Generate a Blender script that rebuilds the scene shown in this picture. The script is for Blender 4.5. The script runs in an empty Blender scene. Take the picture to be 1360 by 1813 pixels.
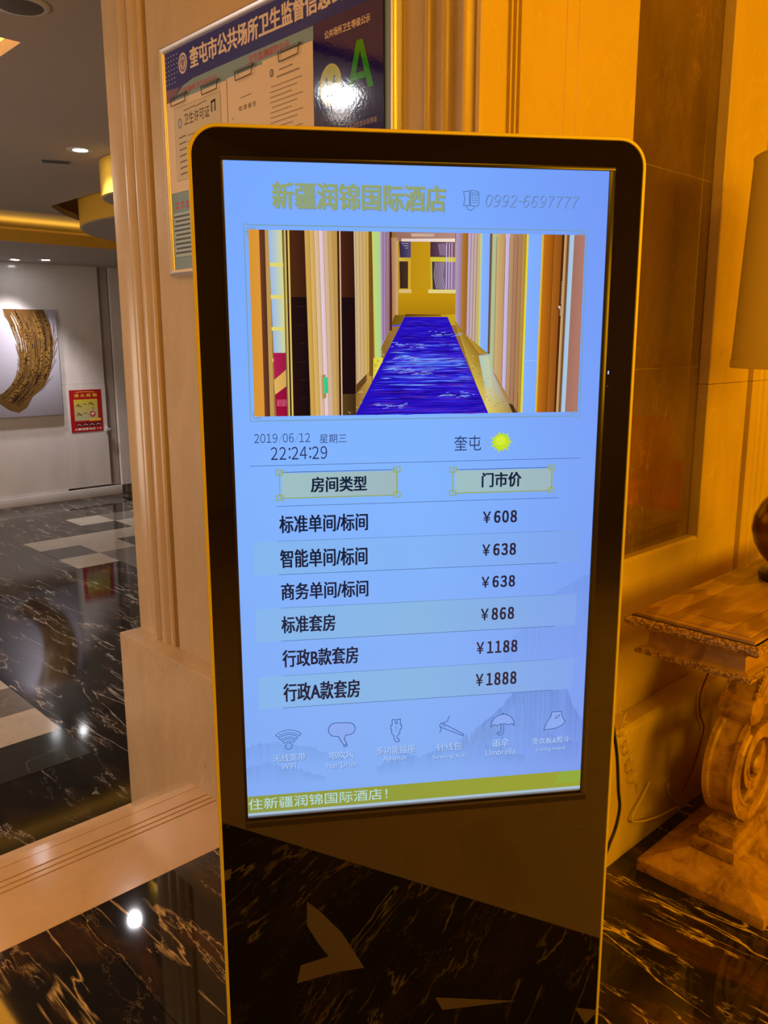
import bpy, bmesh, math, random
from mathutils import Matrix, Vector
random.seed(7)
S = bpy.context.scene
COL = S.collection

# ------------------------------------------------------------------ camera
cam_d = bpy.data.cameras.new('camera'); cam = bpy.data.objects.new('camera', cam_d); COL.objects.link(cam)
R_ = Vector((0.72422, -0.68956, -0.00259)); U_ = Vector((0.13934, 0.14265, 0.97992)); F_ = Vector((0.67534, 0.71004, -0.19940))
m = Matrix((R_, U_, -F_)).transposed().to_4x4(); m.translation = (0, 0, 1.4)
cam.matrix_world = m
cam_d.sensor_fit = 'VERTICAL'; cam_d.sensor_height = 36; cam_d.lens = 29.2437; cam_d.clip_start = 0.05
S.camera = cam

# ------------------------------------------------------------------ world, view, large lights
w = bpy.data.worlds.new('world'); S.world = w; w.use_nodes = True
w.node_tree.nodes['Background'].inputs[0].default_value = (0.10, 0.06, 0.03, 1)
w.node_tree.nodes['Background'].inputs[1].default_value = 0.3
S.view_settings.view_transform = 'Standard'; S.view_settings.look = 'None'
S.view_settings.exposure = 0.0; S.view_settings.gamma = 1.0
S.view_settings.use_curve_mapping = False
S.cycles.use_denoising = True
S.cycles.max_bounces = 8; S.cycles.sample_clamp_indirect = 10.0

AMBER = (1.0, 0.43, 0.004); WARM = (1.0, 0.56, 0.22); GOLD = (1.0, 0.55, 0.06); COOL = (1.0, 0.93, 0.95)
def area(name, loc, target, sx, sy, power, color):
    d = bpy.data.lights.new(name, 'AREA'); d.shape = 'RECTANGLE'; d.size = sx; d.size_y = sy
    d.energy = power; d.color = color
    o = bpy.data.objects.new(name, d); COL.objects.link(o); o.location = loc
    o.rotation_euler = (Vector(target) - Vector(loc)).to_track_quat('-Z', 'Y').to_euler()
    return o
# added amber fills for the right wall, no lamp known there; warm lamps over the landing, hidden cove strips in the lobby
area('amber_wall_fill', (1.35, -2.6, 1.85), (1.9, 1.1, 0.7), 1.4, 1.0, 74, (1.0, 0.47, 0.0))
area('amber_wall_fill', (3.5, -3.0, 2.0), (2.2, 1.1, 1.0), 2.0, 1.4, 98, (1.0, 0.47, 0.0))
area('ceiling_lamp_light', (0.2, -1.2, 2.92), (1.1, 1.3, 0.2), 1.2, 0.7, 38, (1.0, 0.48, 0.01))
area('ceiling_lamp_light', (-1.7, 0.7, 2.7), (1.0, 2.0, 0.2), 0.9, 0.7, 18, (1.0, 0.52, 0.08))
def strip(loc, axis, length, power, color, wd=0.05, tilt=0.0):
    d = bpy.data.lights.new('cove_strip_light', 'AREA'); d.shape = 'RECTANGLE'; d.energy = power; d.color = color
    d.size, d.size_y = (length, wd) if axis == 'x' else (wd, length)
    o = bpy.data.objects.new('cove_strip_light', d); COL.objects.link(o); o.location = loc
    o.rotation_euler = (math.pi + tilt, 0, 0) if axis == 'x' else (math.pi, tilt, 0)
strip((0.0, 3.21, 2.54), 'x', 2.6, 30, GOLD); strip((1.41, 4.8, 2.54), 'y', 2.8, 45, GOLD)
strip((2.0, 7.80, 2.30), 'x', 7.5, 20, GOLD)
area('lobby_fill_light', (0.6, 5.8, 2.40), (0.6, 5.8, 0), 1.6, 1.6, 34, (1.0, 0.86, 0.76))  # added lobby fills without a fixture; the next is an unseen uplight for the ceiling
area('lobby_fill_light', (-2.4, 5.2, 0.9), (1.8, 5.4, 2.5), 2.0, 1.6, 80, (1.0, 0.82, 0.66))

# ------------------------------------------------------------------ materials
def lin(c):
    c = c / 255.0
    return c / 12.92 if c <= 0.04045 else ((c + 0.055) / 1.055) ** 2.4
def rgb(r, g, b): return (lin(r), lin(g), lin(b), 1.0)
def hexc(h): return rgb(int(h[0:2], 16), int(h[2:4], 16), int(h[4:6], 16))
def mat(name, color, rough=0.5, metal=0.0, emit=None, estr=1.0, spec=0.5, coat=0.0):
    mt = bpy.data.materials.new(name); mt.use_nodes = True
    b = mt.node_tree.nodes['Principled BSDF']
    b.inputs['Base Color'].default_value = (*color[:3], 1); b.inputs['Roughness'].default_value = rough
    b.inputs['Metallic'].default_value = metal; b.inputs['Specular IOR Level'].default_value = spec
    b.inputs['Coat Weight'].default_value = coat; b.inputs['Coat Roughness'].default_value = 0.04
    if emit: b.inputs['Emission Color'].default_value = (*emit[:3], 1); b.inputs['Emission Strength'].default_value = estr
    return mt
def N(mt, t, **kw):
    n = mt.node_tree.nodes.new(t)
    for k, v in kw.items():
        if k in n.inputs: n.inputs[k].default_value = v
        else: setattr(n, k, v)
    return n
def L(mt, a, b): mt.node_tree.links.new(a, b)
def pos(mt, scale=(1, 1, 1), rot=(0, 0, 0), loc=(0, 0, 0), obj=False):
    if obj: src = N(mt, 'ShaderNodeTexCoord').outputs['Object']
    else: src = N(mt, 'ShaderNodeNewGeometry').outputs['Position']
    mp = N(mt, 'ShaderNodeMapping'); mp.inputs['Scale'].default_value = scale
    mp.inputs['Rotation'].default_value = rot; mp.inputs['Location'].default_value = loc
    L(mt, src, mp.inputs['Vector']); return mp.outputs['Vector']
def ramp(mt, fac, stops):
    r = N(mt, 'ShaderNodeValToRGB'); e = r.color_ramp.elements
    while len(e) < len(stops): e.new(0.5)
    for i, (p, c) in enumerate(stops):
        e[i].position = p; e[i].color = c if len(c) == 4 else (*c, 1)
    L(mt, fac, r.inputs['Fac']); return r.outputs['Color']
def mix(mt, fac, a, b):
    n = N(mt, 'ShaderNodeMix'); n.data_type = 'RGBA'
    for v, i in ((fac, 0), (a, 6), (b, 7)):
        if isinstance(v, (int, float)): n.inputs[i].default_value = v
        elif isinstance(v, tuple): n.inputs[i].default_value = (*v[:3], 1)
        else: L(mt, v, n.inputs[i])
    return n.outputs[2]
def noise(mt, vec, scale, detail=4, rough=0.5, dist=0.0):
    n = N(mt, 'ShaderNodeTexNoise', Scale=scale, Detail=detail, Roughness=rough, Distortion=dist)
    L(mt, vec, n.inputs['Vector']); return n.outputs['Fac']
def mul(mt, a, b):
    n = N(mt, 'ShaderNodeMath'); n.operation = 'MULTIPLY'
    for i, v in enumerate((a, b)):
        if isinstance(v, (int, float)): n.inputs[i].default_value = v
        else: L(mt, v, n.inputs[i])
    return n.outputs[0]
def vein(mt, vec, scale, width, dist=1.2, rough=0.55, detail=5):
    f = noise(mt, vec, scale, detail, rough, dist)
    s = N(mt, 'ShaderNodeMath'); s.operation = 'SUBTRACT'; s.inputs[1].default_value = 0.5; L(mt, f, s.inputs[0])
    a = N(mt, 'ShaderNodeMath'); a.operation = 'ABSOLUTE'; L(mt, s.outputs[0], a.inputs[0])
    return ramp(mt, a.outputs[0], [(0.0, (1, 1, 1)), (width, (0.25, 0.25, 0.25)), (width * 2.2, (0, 0, 0))])
def bumpit(mt, h, strength=0.2, dist=0.01):
    b = N(mt, 'ShaderNodeBump', Strength=strength, Distance=dist); L(mt, h, b.inputs['Height'])
    L(mt, b.outputs['Normal'], mt.node_tree.nodes['Principled BSDF'].inputs['Normal'])
def base(mt): return mt.node_tree.nodes['Principled BSDF'].inputs['Base Color']

def dark_marble(name, vcol, warm, seed, ang=-8, w1=0.0036, rough=0.045):
    mt = mat(name, (0.01, 0.01, 0.01), rough)
    v = pos(mt, (4.2, 0.75, 1), (0, 0, math.radians(ang)), (seed, seed, 0))
    v2 = pos(mt, (3.6, 1.3, 1), (0, 0, math.radians(ang + 38)), (seed * 2, 3, 0))
    cloud = noise(mt, v2, 2.0, 6, 0.62, 0.4)
    c = ramp(mt, cloud, [(0.32, (0.004, 0.0034, 0.003)), (0.50, (0.010, 0.0075, 0.006)), (0.62, warm), (0.74, (0.014, 0.009, 0.006))])
    gate = ramp(mt, noise(mt, v, 2.6, 3), [(0.46, (0, 0, 0)), (0.52, (1, 1, 1))])
    c = mix(mt, mul(mt, vein(mt, v, 1.0, w1, 0.2, 0.52, 6), gate), c, vcol)
    v3 = pos(mt, (6.0, 0.42, 1), (0, 0, math.radians(ang - 4)), (seed + 0.7, 1.3, 0))
    gate4 = ramp(mt, noise(mt, pos(mt, (1.5, 1.5, 1)), 1.5, 3, 0.6), [(0.51, (0, 0, 0)), (0.56, (0.95, 0.95, 0.95))])
    c = mix(mt, mul(mt, vein(mt, v3, 0.62, w1 * 0.85, 0.08, 0.50, 8), gate4), c, vcol)
    gate2 = ramp(mt, noise(mt, v2, 2.0, 2), [(0.50, (0, 0, 0)), (0.58, (0.9, 0.9, 0.9))])
    c = mix(mt, mul(mt, vein(mt, v, 2.1, 0.0045, 0.25, 0.62, 7), gate2), c, vcol)
    gate3 = ramp(mt, noise(mt, v, 1.6, 2), [(0.52, (0, 0, 0)), (0.62, (0.45, 0.45, 0.45))])
    c = mix(mt, mul(mt, vein(mt, v2, 2.6, 0.006, 0.4, 0.72, 8), gate3), c, tuple(x * 0.7 for x in vcol))
    L(mt, c, base(mt)); return mt
M = {}
M['marble_hall'] = dark_marble('dark_veined_marble', (0.68, 0.50, 0.26), (0.050, 0.022, 0.008), 0.4)
M['marble_lobby'] = dark_marble('dark_lobby_marble', (0.34, 0.30, 0.25), (0.028, 0.017, 0.010), 3.1, -25, 0.004, 0.07)
def stone(name, c1, c2, rough=0.22, sc=3.0, patch=0.5):
    mt = mat(name, c1, rough)
    v = pos(mt, (1, 1, 0.55))
    c = ramp(mt, noise(mt, v, sc, 7, 0.62, 0.5), [(0.30, c1), (0.52, c2), (0.72, tuple(x * 0.92 for x in c1))])
    pit = ramp(mt, noise(mt, pos(mt, (1, 1, 0.4)), 26, 3, 0.5, 0.6), [(0.70, (0, 0, 0)), (0.78, (patch, patch, patch))])
    c = mix(mt, pit, c, tuple(x * 0.62 for x in c1))
    fl = vein(mt, pos(mt, (1, 1, 0.5), (0.3, 0.2, 0.1)), 2.3, 0.004, 1.5)
    c = mix(mt, mul(mt, fl, 0.10), c, (0.95, 0.82, 0.6))
    L(mt, c, base(mt)); return mt
M['cream'] = stone('cream_limestone', (0.53, 0.385, 0.225), (0.58, 0.425, 0.255), 0.27)
M['cream_floor'] = stone('cream_floor_stone', (0.62, 0.44, 0.27), (0.69, 0.50, 0.31), 0.12, 2.2)
M['greige'] = stone('grey_beige_marble', (0.58, 0.53, 0.50), (0.64, 0.59, 0.56), 0.10, 1.4, 0.15)
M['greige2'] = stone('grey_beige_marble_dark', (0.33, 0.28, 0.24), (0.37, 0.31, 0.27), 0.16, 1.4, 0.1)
M['tile_light'] = stone('pale_floor_tile', (0.33, 0.285, 0.22), (0.38, 0.325, 0.255), 0.12, 5)
M['tile_grey'] = stone('grey_floor_tile', (0.105, 0.092, 0.08), (0.13, 0.112, 0.095), 0.12, 5)
M['tile_dark'] = stone('charcoal_floor_tile', (0.018, 0.019, 0.017), (0.026, 0.027, 0.023), 0.10, 6)
mt = mat('brown_marble', (0.1, 0.05, 0.02), 0.05, spec=0.9)
v = pos(mt, (3.2, 3.2, 1.3))
c = ramp(mt, noise(mt, v, 1.5, 6, 0.6, 0.5), [(0.3, (0.085, 0.050, 0.026)), (0.55, (0.14, 0.082, 0.042)), (0.75, (0.18, 0.11, 0.055))])
g = ramp(mt, noise(mt, v, 1.1, 3), [(0.45, (0, 0, 0)), (0.6, (0.6, 0.6, 0.6))])
c = mix(mt, mul(mt, vein(mt, v, 2.4, 0.010, 1.8, 0.6, 6), g), c, (0.30, 0.19, 0.09))
L(mt, c, base(mt)); M['brown_marble'] = mt
M['groove'] = mat('dark_groove_bed', (0.10, 0.06, 0.025), 0.7)  # dark bed showing in the floor tile joints
M['ceiling'] = mat('ceiling_paint', (0.42, 0.36, 0.31), 0.75)
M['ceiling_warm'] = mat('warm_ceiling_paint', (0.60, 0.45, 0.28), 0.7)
M['cove_glow'] = mat('cove_glow_paint', (0.62, 0.36, 0.035), 0.45)  # yellow cove light put into the colour of the lip and drum sides
M['black'] = mat('black_enamel', (0.008, 0.008, 0.009), 0.25)
M['glass'] = mat('black_glass', (0.0035, 0.003, 0.003), 0.012, spec=0.75)
M['gold'] = mat('gold_anodised_rim', (0.50, 0.42, 0.10), 0.42, 0.2)
M['bezel'] = mat('dark_bronze_bezel', (0.022, 0.017, 0.015), 0.22, 0.4)
M['alu'] = mat('brushed_aluminium', (0.74, 0.72, 0.80), 0.34, 0.6)
M['steel'] = mat('dark_wire_steel', (0.10, 0.09, 0.08), 0.35, 0.9)
M['lamp_white'] = mat('downlight_lens', (0.9, 0.9, 0.9), 0.3, emit=(0.93, 0.96, 1.0), estr=45)
M['white_trim'] = mat('white_trim_paint', (0.6, 0.57, 0.53), 0.4)
M['vent'] = mat('vent_dark_grey', (0.10, 0.09, 0.085), 0.6)
M['cord_pink'] = mat('red_brown_cord', (0.30, 0.10, 0.05), 0.4)
M['cord_white'] = mat('beige_cord', (0.50, 0.38, 0.24), 0.4)
M['canvas'] = mat('pale_canvas', (0.40, 0.385, 0.45), 0.3)
M['red_fabric'] = mat('red_upholstery', (0.75, 0.08, 0.012), 0.7)
M['wood_dark'] = mat('dark_wood', (0.06, 0.03, 0.015), 0.4)
# wood of the console
mt = mat('carved_golden_wood', (0.35, 0.18, 0.06), 0.34)
v = pos(mt, (1.0, 9.0, 9.0)); 
wv = N(mt, 'ShaderNodeTexWave', Scale=1.1, Distortion=9.0, Detail=4.0); wv.inputs['Detail Scale'].default_value = 1.2
L(mt, pos(mt, (1.1, 7.0, 3.0), (0, 0, 0.05)), wv.inputs['Vector'])
c = ramp(mt, wv.outputs['Fac'], [(0.2, (0.27, 0.145, 0.045)), (0.6, (0.48, 0.285, 0.09)), (0.9, (0.40, 0.235, 0.075))])
c = mix(mt, ramp(mt, noise(mt, v, 5, 5), [(0.4, (0, 0, 0)), (0.8, (0.7, 0.7, 0.7))]), c, (0.22, 0.115, 0.038))
L(mt, c, base(mt)); M['wood'] = mt
mt = mat('worn_gilded_wood', (0.40, 0.24, 0.09), 0.38)
v = pos(mt)
c = ramp(mt, noise(mt, v, 16, 7, 0.7, 0.6), [(0.32, (0.13, 0.06, 0.022)), (0.5, (0.36, 0.20, 0.075)), (0.66, (0.46, 0.28, 0.11)), (0.8, (0.22, 0.11, 0.04))])
L(mt, c, base(mt)); bumpit(mt, noise(mt, v, 60, 4, 0.6), 0.35, 0.004); M['wood_worn'] = mt
mt = mat('carved_leaf_moulding', (0.40, 0.25, 0.1), 0.36)
vo = N(mt, 'ShaderNodeTexVoronoi', Scale=150.0); L(mt, pos(mt), vo.inputs['Vector'])
c = ramp(mt, vo.outputs['Distance'], [(0.1, (0.55, 0.36, 0.15)), (0.45, (0.33, 0.19, 0.07)), (0.7, (0.15, 0.08, 0.03))])
L(mt, c, base(mt)); bumpit(mt, vo.outputs['Distance'], 0.35, -0.002); M['carved'] = mt
mt = mat('linen_lampshade', (0.62, 0.52, 0.16), 0.85)
wv = N(mt, 'ShaderNodeTexNoise', Scale=180.0); L(mt, pos(mt, (0.4, 0.4, 3)), wv.inputs['Vector']); bumpit(mt, wv.outputs['Fac'], 0.15, 0.002); M['shade'] = mt
mt = mat('bronze_glaze', (0.16, 0.07, 0.025), 0.22, 0.55)
c = ramp(mt, noise(mt, pos(mt), 7, 4), [(0.35, (0.22, 0.085, 0.03)), (0.65, (0.10, 0.045, 0.016))]); L(mt, c, base(mt)); M['bronze'] = mt
def printed(name, rough, emissive, spec=0.5, bump=0.0):
    mt = mat(name, (0, 0, 0), rough, spec=spec)
    a = N(mt, 'ShaderNodeAttribute'); a.attribute_name = 'Col'
    b = mt.node_tree.nodes['Principled BSDF']
    if emissive:
        L(mt, a.outputs['Color'], b.inputs['Emission Color']); b.inputs['Emission Strength'].default_value = 1.0
    else: L(mt, a.outputs['Color'], b.inputs['Base Color'])
    if bump: bumpit(mt, noise(mt, pos(mt), 120, 3, 0.6), bump, 0.002)
    return mt
M['display'] = printed('lit_display', 0.05, True, 0.3)
M['print'] = printed('printed_board', 0.4, False)
M['print_gloss'] = printed('glossy_printed_plaque', 0.06, False, 1.0, 0.05)
M['paper'] = printed('printed_paper', 0.65, False)
M['sign'] = printed('printed_sign', 0.4, False)

# ------------------------------------------------------------------ helpers
def link(name, me, material, parent=None, loc=None, smooth=False, sharp=35):
    o = bpy.data.objects.new(name, me); COL.objects.link(o)
    if material is not None and not me.materials: me.materials.append(material)
    if parent: o.parent = parent
    if loc: o.location = loc
    if smooth:
        for p in me.polygons: p.use_smooth = True
        try: me.set_sharp_from_angle(angle=math.radians(sharp))
        except Exception: pass
    return o
def mesh_pd(name, verts, faces):
    me = bpy.data.meshes.new(name); me.from_pydata([tuple(v) for v in verts], [], faces); me.update()
    bm = bmesh.new(); bm.from_mesh(me); bmesh.ops.recalc_face_normals(bm, faces=bm.faces); bm.to_mesh(me); bm.free(); return me
def bevel_me(me, wd, seg=2):
    if wd <= 0: return me
    bm = bmesh.new(); bm.from_mesh(me)
    ed = [e for e in bm.edges if len(e.link_faces) == 2 and e.calc_face_angle(0) > 0.5]
    bmesh.ops.bevel(bm, geom=ed, offset=wd, segments=seg, profile=0.6, affect='EDGES', clamp_overlap=True)
    bm.to_mesh(me); bm.free(); return me
def box(name, x0, x1, y0, y1, z0, z1, material, parent=None, bev=0.0, seg=2):
    vs = [(x, y, z) for z in (z0, z1) for y in (y0, y1) for x in (x0, x1)]
    fs = [(0, 1, 3, 2), (4, 5, 7, 6), (0, 1, 5, 4), (2, 3, 7, 6), (0, 2, 6, 4), (1, 3, 7, 5)]
    me = bevel_me(mesh_pd(name, vs, fs), bev, seg)
    return link(name, me, material, parent, smooth=bev > 0)
def prism_me(name, pts, a, b, axis='z', bev=0.0):
    """extrude 2-D polygon along an axis from a to b. axis z: pts=(x,y); y: pts=(x,z); x: pts=(y,z)"""
    def P(p, t):
        return (p[0], p[1], t) if axis == 'z' else ((p[0], t, p[1]) if axis == 'y' else (t, p[0], p[1]))
    n = len(pts); vs = [P(p, a) for p in pts] + [P(p, b) for p in pts]
    fs = [tuple(range(n)), tuple(range(n, 2 * n))] + [(i, (i + 1) % n, n + (i + 1) % n, n + i) for i in range(n)]
    return bevel_me(mesh_pd(name, vs, fs), bev)
def prism(name, pts, a, b, material, parent=None, axis='z', bev=0.0, smooth=True):
    return link(name, prism_me(name, pts, a, b, axis, bev), material, parent, smooth=smooth)
def lathe(name, prof, material, parent=None, loc=(0, 0, 0), n=48):
    vs, fs = [], []
    for r, z in prof:
        for i in range(n):
            a = 2 * math.pi * i / n; vs.append((r * math.cos(a), r * math.sin(a), z))
    k = len(prof)
    for j in range(k - 1):
        for i in range(n):
            fs.append((j * n + i, j * n + (i + 1) % n, (j + 1) * n + (i + 1) % n, (j + 1) * n + i))
    if prof[0][0] > 1e-6: fs.append(tuple(range(n)))
    if prof[-1][0] > 1e-6: fs.append(tuple(range((k - 1) * n, k * n)))
    me = mesh_pd(name, vs, fs)
    bm = bmesh.new(); bm.from_mesh(me); bmesh.ops.remove_doubles(bm, verts=bm.verts, dist=1e-6)
    bmesh.ops.recalc_face_normals(bm, faces=bm.faces); bm.to_mesh(me); bm.free()
    return link(name, me, material, parent, loc, smooth=True)
def tube(name, pts, r, material, parent=None, n=8, smooth_path=True, closed=False):
    P = [Vector(p) for p in pts]
    if smooth_path and len(P) > 2:
        Q = []
        for i in range(len(P) - 1):
            p0 = P[max(i - 1, 0)]; p1 = P[i]; p2 = P[i + 1]; p3 = P[min(i + 2, len(P) - 1)]
            for s in range(6):
                t = s / 6
                Q.append(0.5 * ((2 * p1) + (p2 - p0) * t + (2 * p0 - 5 * p1 + 4 * p2 - p3) * t * t + (3 * p1 - p0 - 3 * p2 + p3) * t ** 3))
        Q.append(P[-1]); P = Q
    vs, fs = [], []; m_ = len(P)
    prev = None
    for i, p in enumerate(P):
        d = (P[min(i + 1, m_ - 1)] - P[max(i - 1, 0)]).normalized()
        if prev is None: prev = d.orthogonal().normalized()
        u = (prev - d * prev.dot(d)).normalized(); prev = u; v_ = d.cross(u)
        for k in range(n):
            a = 2 * math.pi * k / n; vs.append(p + (u * math.cos(a) + v_ * math.sin(a)) * r)
    for i in range(m_ - 1):
        for k in range(n):
            fs.append((i * n + k, i * n + (k + 1) % n, (i + 1) * n + (k + 1) % n, (i + 1) * n + k))
    fs.append(tuple(range(n))); fs.append(tuple(range((m_ - 1) * n, m_ * n)))
    return link(name, mesh_pd(name, vs, fs), material, parent, smooth=True)
def empty(name, loc, rz=0.0):
    o = bpy.data.objects.new(name, None); COL.objects.link(o); o.location = loc; o.rotation_euler = (0, 0, rz)
    o.empty_display_size = 0.1; return o
def tag(o, label, cat, group=None):
    o['label'] = label; o['category'] = cat
    if group: o['group'] = group
    return o
def struct(o): o['kind'] = 'structure'; return o
def root_struct(name, loc=(0, 0, 0)): return struct(empty(name, loc))

# text geometry through Blender's built-in font and its fallback glyphs
_tc = {}
def text_geo(s, bold=0.0):
    k = (s, bold)
    if k in _tc: return _tc[k]
    cu = bpy.data.curves.new('t', 'FONT'); cu.body = s; cu.size = 1.0; cu.offset = bold; cu.resolution_u = 3
    cu.fill_mode = 'FRONT'
    o = bpy.data.objects.new('t', cu); COL.objects.link(o)
    dg = bpy.context.evaluated_depsgraph_get(); ev = o.evaluated_get(dg); me = ev.to_mesh()
    vs = [(v.co.x, v.co.y) for v in me.vertices]; fs = [tuple(p.vertices) for p in me.polygons]
    ev.to_mesh_clear(); bpy.data.objects.remove(o); bpy.data.curves.remove(cu)
    if not vs: vs = [(0, 0), (1, 1)]
    x0 = min(v[0] for v in vs); x1 = max(v[0] for v in vs); y0 = min(v[1] for v in vs); y1 = max(v[1] for v in vs)
    vs = [((x - x0) / max(x1 - x0, 1e-6), (y - y0) / max(y1 - y0, 1e-6)) for x, y in vs]
    _tc[k] = (vs, fs, (x1 - x0), (y1 - y0)); return _tc[k]

class Flat:
    """flat coloured print facing local -y; x right, z up, later shapes lie a hair further out"""
    def __init__(s, y=0.0, ox=0.0, oz=0.0, step=2.0e-5): s.v = []; s.f = []; s.c = []; s.y = y; s.ox = ox; s.oz = oz; s.st = step; s.lay = 0
    def up(s): s.lay += 1
    def poly(s, pts, cols, up=True):
        if up: s.up()
        b = len(s.v); yy = s.y - s.lay * s.st
        s.v += [(x - s.ox, yy, z - s.oz) for x, z in pts]
        s.f.append(tuple(range(b, b + len(pts))))
        if not isinstance(cols[0], (tuple, list)): cols = [cols] * len(pts)
        s.c.append(list(cols))
    def rect(s, x0, x1, z0, z1, c, up=True): s.poly([(x0, z0), (x1, z0), (x1, z1), (x0, z1)], c, up)
    def vgrad(s, x0, x1, z0, z1, cb, ct): s.poly([(x0, z0), (x1, z0), (x1, z1), (x0, z1)], [cb, cb, ct, ct])
    def hgrad(s, x0, x1, z0, z1, cl, cr): s.poly([(x0, z0), (x1, z0), (x1, z1), (x0, z1)], [cl, cr, cr, cl])
    def line(s, pts, wd, c, closed=False, up=True):
        if up: s.up()
        n = len(pts); seg = n if closed else n - 1
        for i in range(seg):
            a = Vector(pts[i]); b = Vector(pts[(i + 1) % n]); d = b - a
            if d.length < 1e-9: continue
            d = d.normalized(); nn = Vector((-d.y, d.x)) * wd / 2; e = d * wd * 0.4
            s.poly([tuple(a - nn - e), tuple(b - nn + e), tuple(b + nn + e), tuple(a + nn - e)], c, False)
    def frame(s, x0, x1, z0, z1, wd, c): s.line([(x0, z0), (x1, z0), (x1, z1), (x0, z1)], wd, c, True)
    def disc(s, x, z, rx, rz, c, n=28, up=True): s.poly([(x + rx * math.cos(2 * math.pi * i / n), z + rz * math.sin(2 * math.pi * i / n)) for i in range(n)], c, up)
    def text(s, t, x0, x1, z0, z1, c, bold=0.0, slant=0.0, up=True):
        if bold > 0.004:      # heavier weight: overlaid copies shifted by a fraction of the stroke
            e = (z1 - z0) * bold * 1.1
            for dx, dz in ((-e, -e * .6), (e, e * .6), (-e, e * .6), (e, -e * .6), (0, 0)) + (((-e * .5, 0), (e * .5, 0)) if bold > 0.02 else ()): s.text(t, x0 + e + dx, x1 - e + dx, z0 + e + dz, z1 - e + dz, c, 0.0, slant, up)
            return
        if up: s.up()
        vs, fs, _, _ = text_geo(t, bold); b = len(s.v); yy = s.y - s.lay * s.st
        s.v += [(x0 + (x1 - x0) * a + slant * (q - 0.5) * (z1 - z0) - s.ox, yy, z0 + (z1 - z0) * q - s.oz) for a, q in vs]
        for f in fs: s.f.append(tuple(b + i for i in f)); s.c.append([c] * len(f))
    def digits(s, t, x0, x1, z0, z1, c, bold=0.0, slant=0.0):
        """figures set one by one in the full-width glyphs, natural widths kept"""
        wid = {}; h0 = text_geo('０')[3]
        fwc = lambda ch: {'¥': '￥', '-': '－', '/': '／', ':': '：'}.get(ch, chr(ord(ch) + 0xFEE0))
        w0 = text_geo('０')[2]
        adv = [w0 * {':': 0.55, '/': 0.85, '-': 0.70, '¥': 1.5}.get(ch, 1.22) for ch in t]
        k = (x1 - x0) / (sum(adv) - 0.22 * w0); x = x0
        for ch, a in zip(t, adv):
            g = text_geo(fwc(ch)); gw = g[2] * k; cell = (a - 0.22 * w0 if ch not in ':/-' else a) * k
            if ch in '/-': gw = min(gw, cell * 0.92)
            hh = z1 - z0; hz = hh * min(g[3] / h0, 1.12)
            zc = (z0 + z1) / 2; xm = x + cell / 2
            s.text(fwc(ch), xm - gw / 2 + slant * 0, xm + gw / 2, zc - hz / 2, zc + hz / 2, c, bold, slant); x += a * k
    def build(s, name, material, parent=None):
        me = bpy.data.meshes.new(name); me.from_pydata(s.v, [], s.f); me.update()
        ca = me.color_attributes.new('Col', 'FLOAT_COLOR', 'CORNER'); k = 0
        # make every polygon face -y
        flip = [p.index for p in me.polygons if p.normal.y > 0]
        cols = {}
        for p in me.polygons:
            for j, li in enumerate(p.loop_indices): ca.data[li].color = (*s.c[p.index][j][:3], 1)
        if flip:
            bm = bmesh.new(); bm.from_mesh(me); bm.faces.ensure_lookup_table()
            bmesh.ops.reverse_faces(bm, faces=[bm.faces[i] for i in flip]); bm.to_mesh(me); bm.free()
        return link(name, me, material, parent)

# ================================================================== STRUCTURE
# landing floor: dark marble border along the wall, light stone behind the camera
fl = root_struct('floor')
xs = [-3.0, -1.686, -0.486, 0.714, 1.914, 3.114, 4.314, 7.0]
for i in range(len(xs) - 1):
    box('marble_tile', xs[i] + 0.0008, xs[i + 1] - 0.0008, 0.1408, 1.8592, -0.03, 0.0, M['marble_hall'], fl)
box('joint_bed', -3, 7, 0.142, 1.86, -0.06, -0.031, M['groove'], fl); box('joint_bed', -3, 7, -5, 0.141, -0.06, -0.031, M['cream_floor'], fl)
ys = [-5.0, -3.4, -1.66, 0.14]; xs = [-3.0, -1.886, -0.686, 1.314, 2.514, 3.714, 4.914, 7.0]
for j in range(3):
    for i in range(len(xs) - 1):
        box('cream_tile', xs[i] + 0.0008, xs[i + 1] - 0.0008, ys[j] + 0.0008, ys[j + 1] - 0.0008, -0.03, 0.0, M['cream_floor'], fl)
for pl in ([(0.338, 0.335), (0.397, 0.358), (0.475, 0.397), (0.534, 0.442), (0.576, 0.474), (0.531, 0.509), (0.463, 0.582), (0.442, 0.532), (0.485, 0.479), (0.439, 0.451), (0.385, 0.412)],
           [(0.756, 0.484), (0.918, 0.415), (0.783, 0.509)], [(1.035, 0.378), (1.083, 0.363), (1.066, 0.412)], [(0.07, 0.326), (0.082, 0.309), (0.106, 0.346), (0.097, 0.361)]):
    prism('cream_inlay', pl, -0.01, 0.0006, M['cream_floor'], fl, smooth=False)
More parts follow.
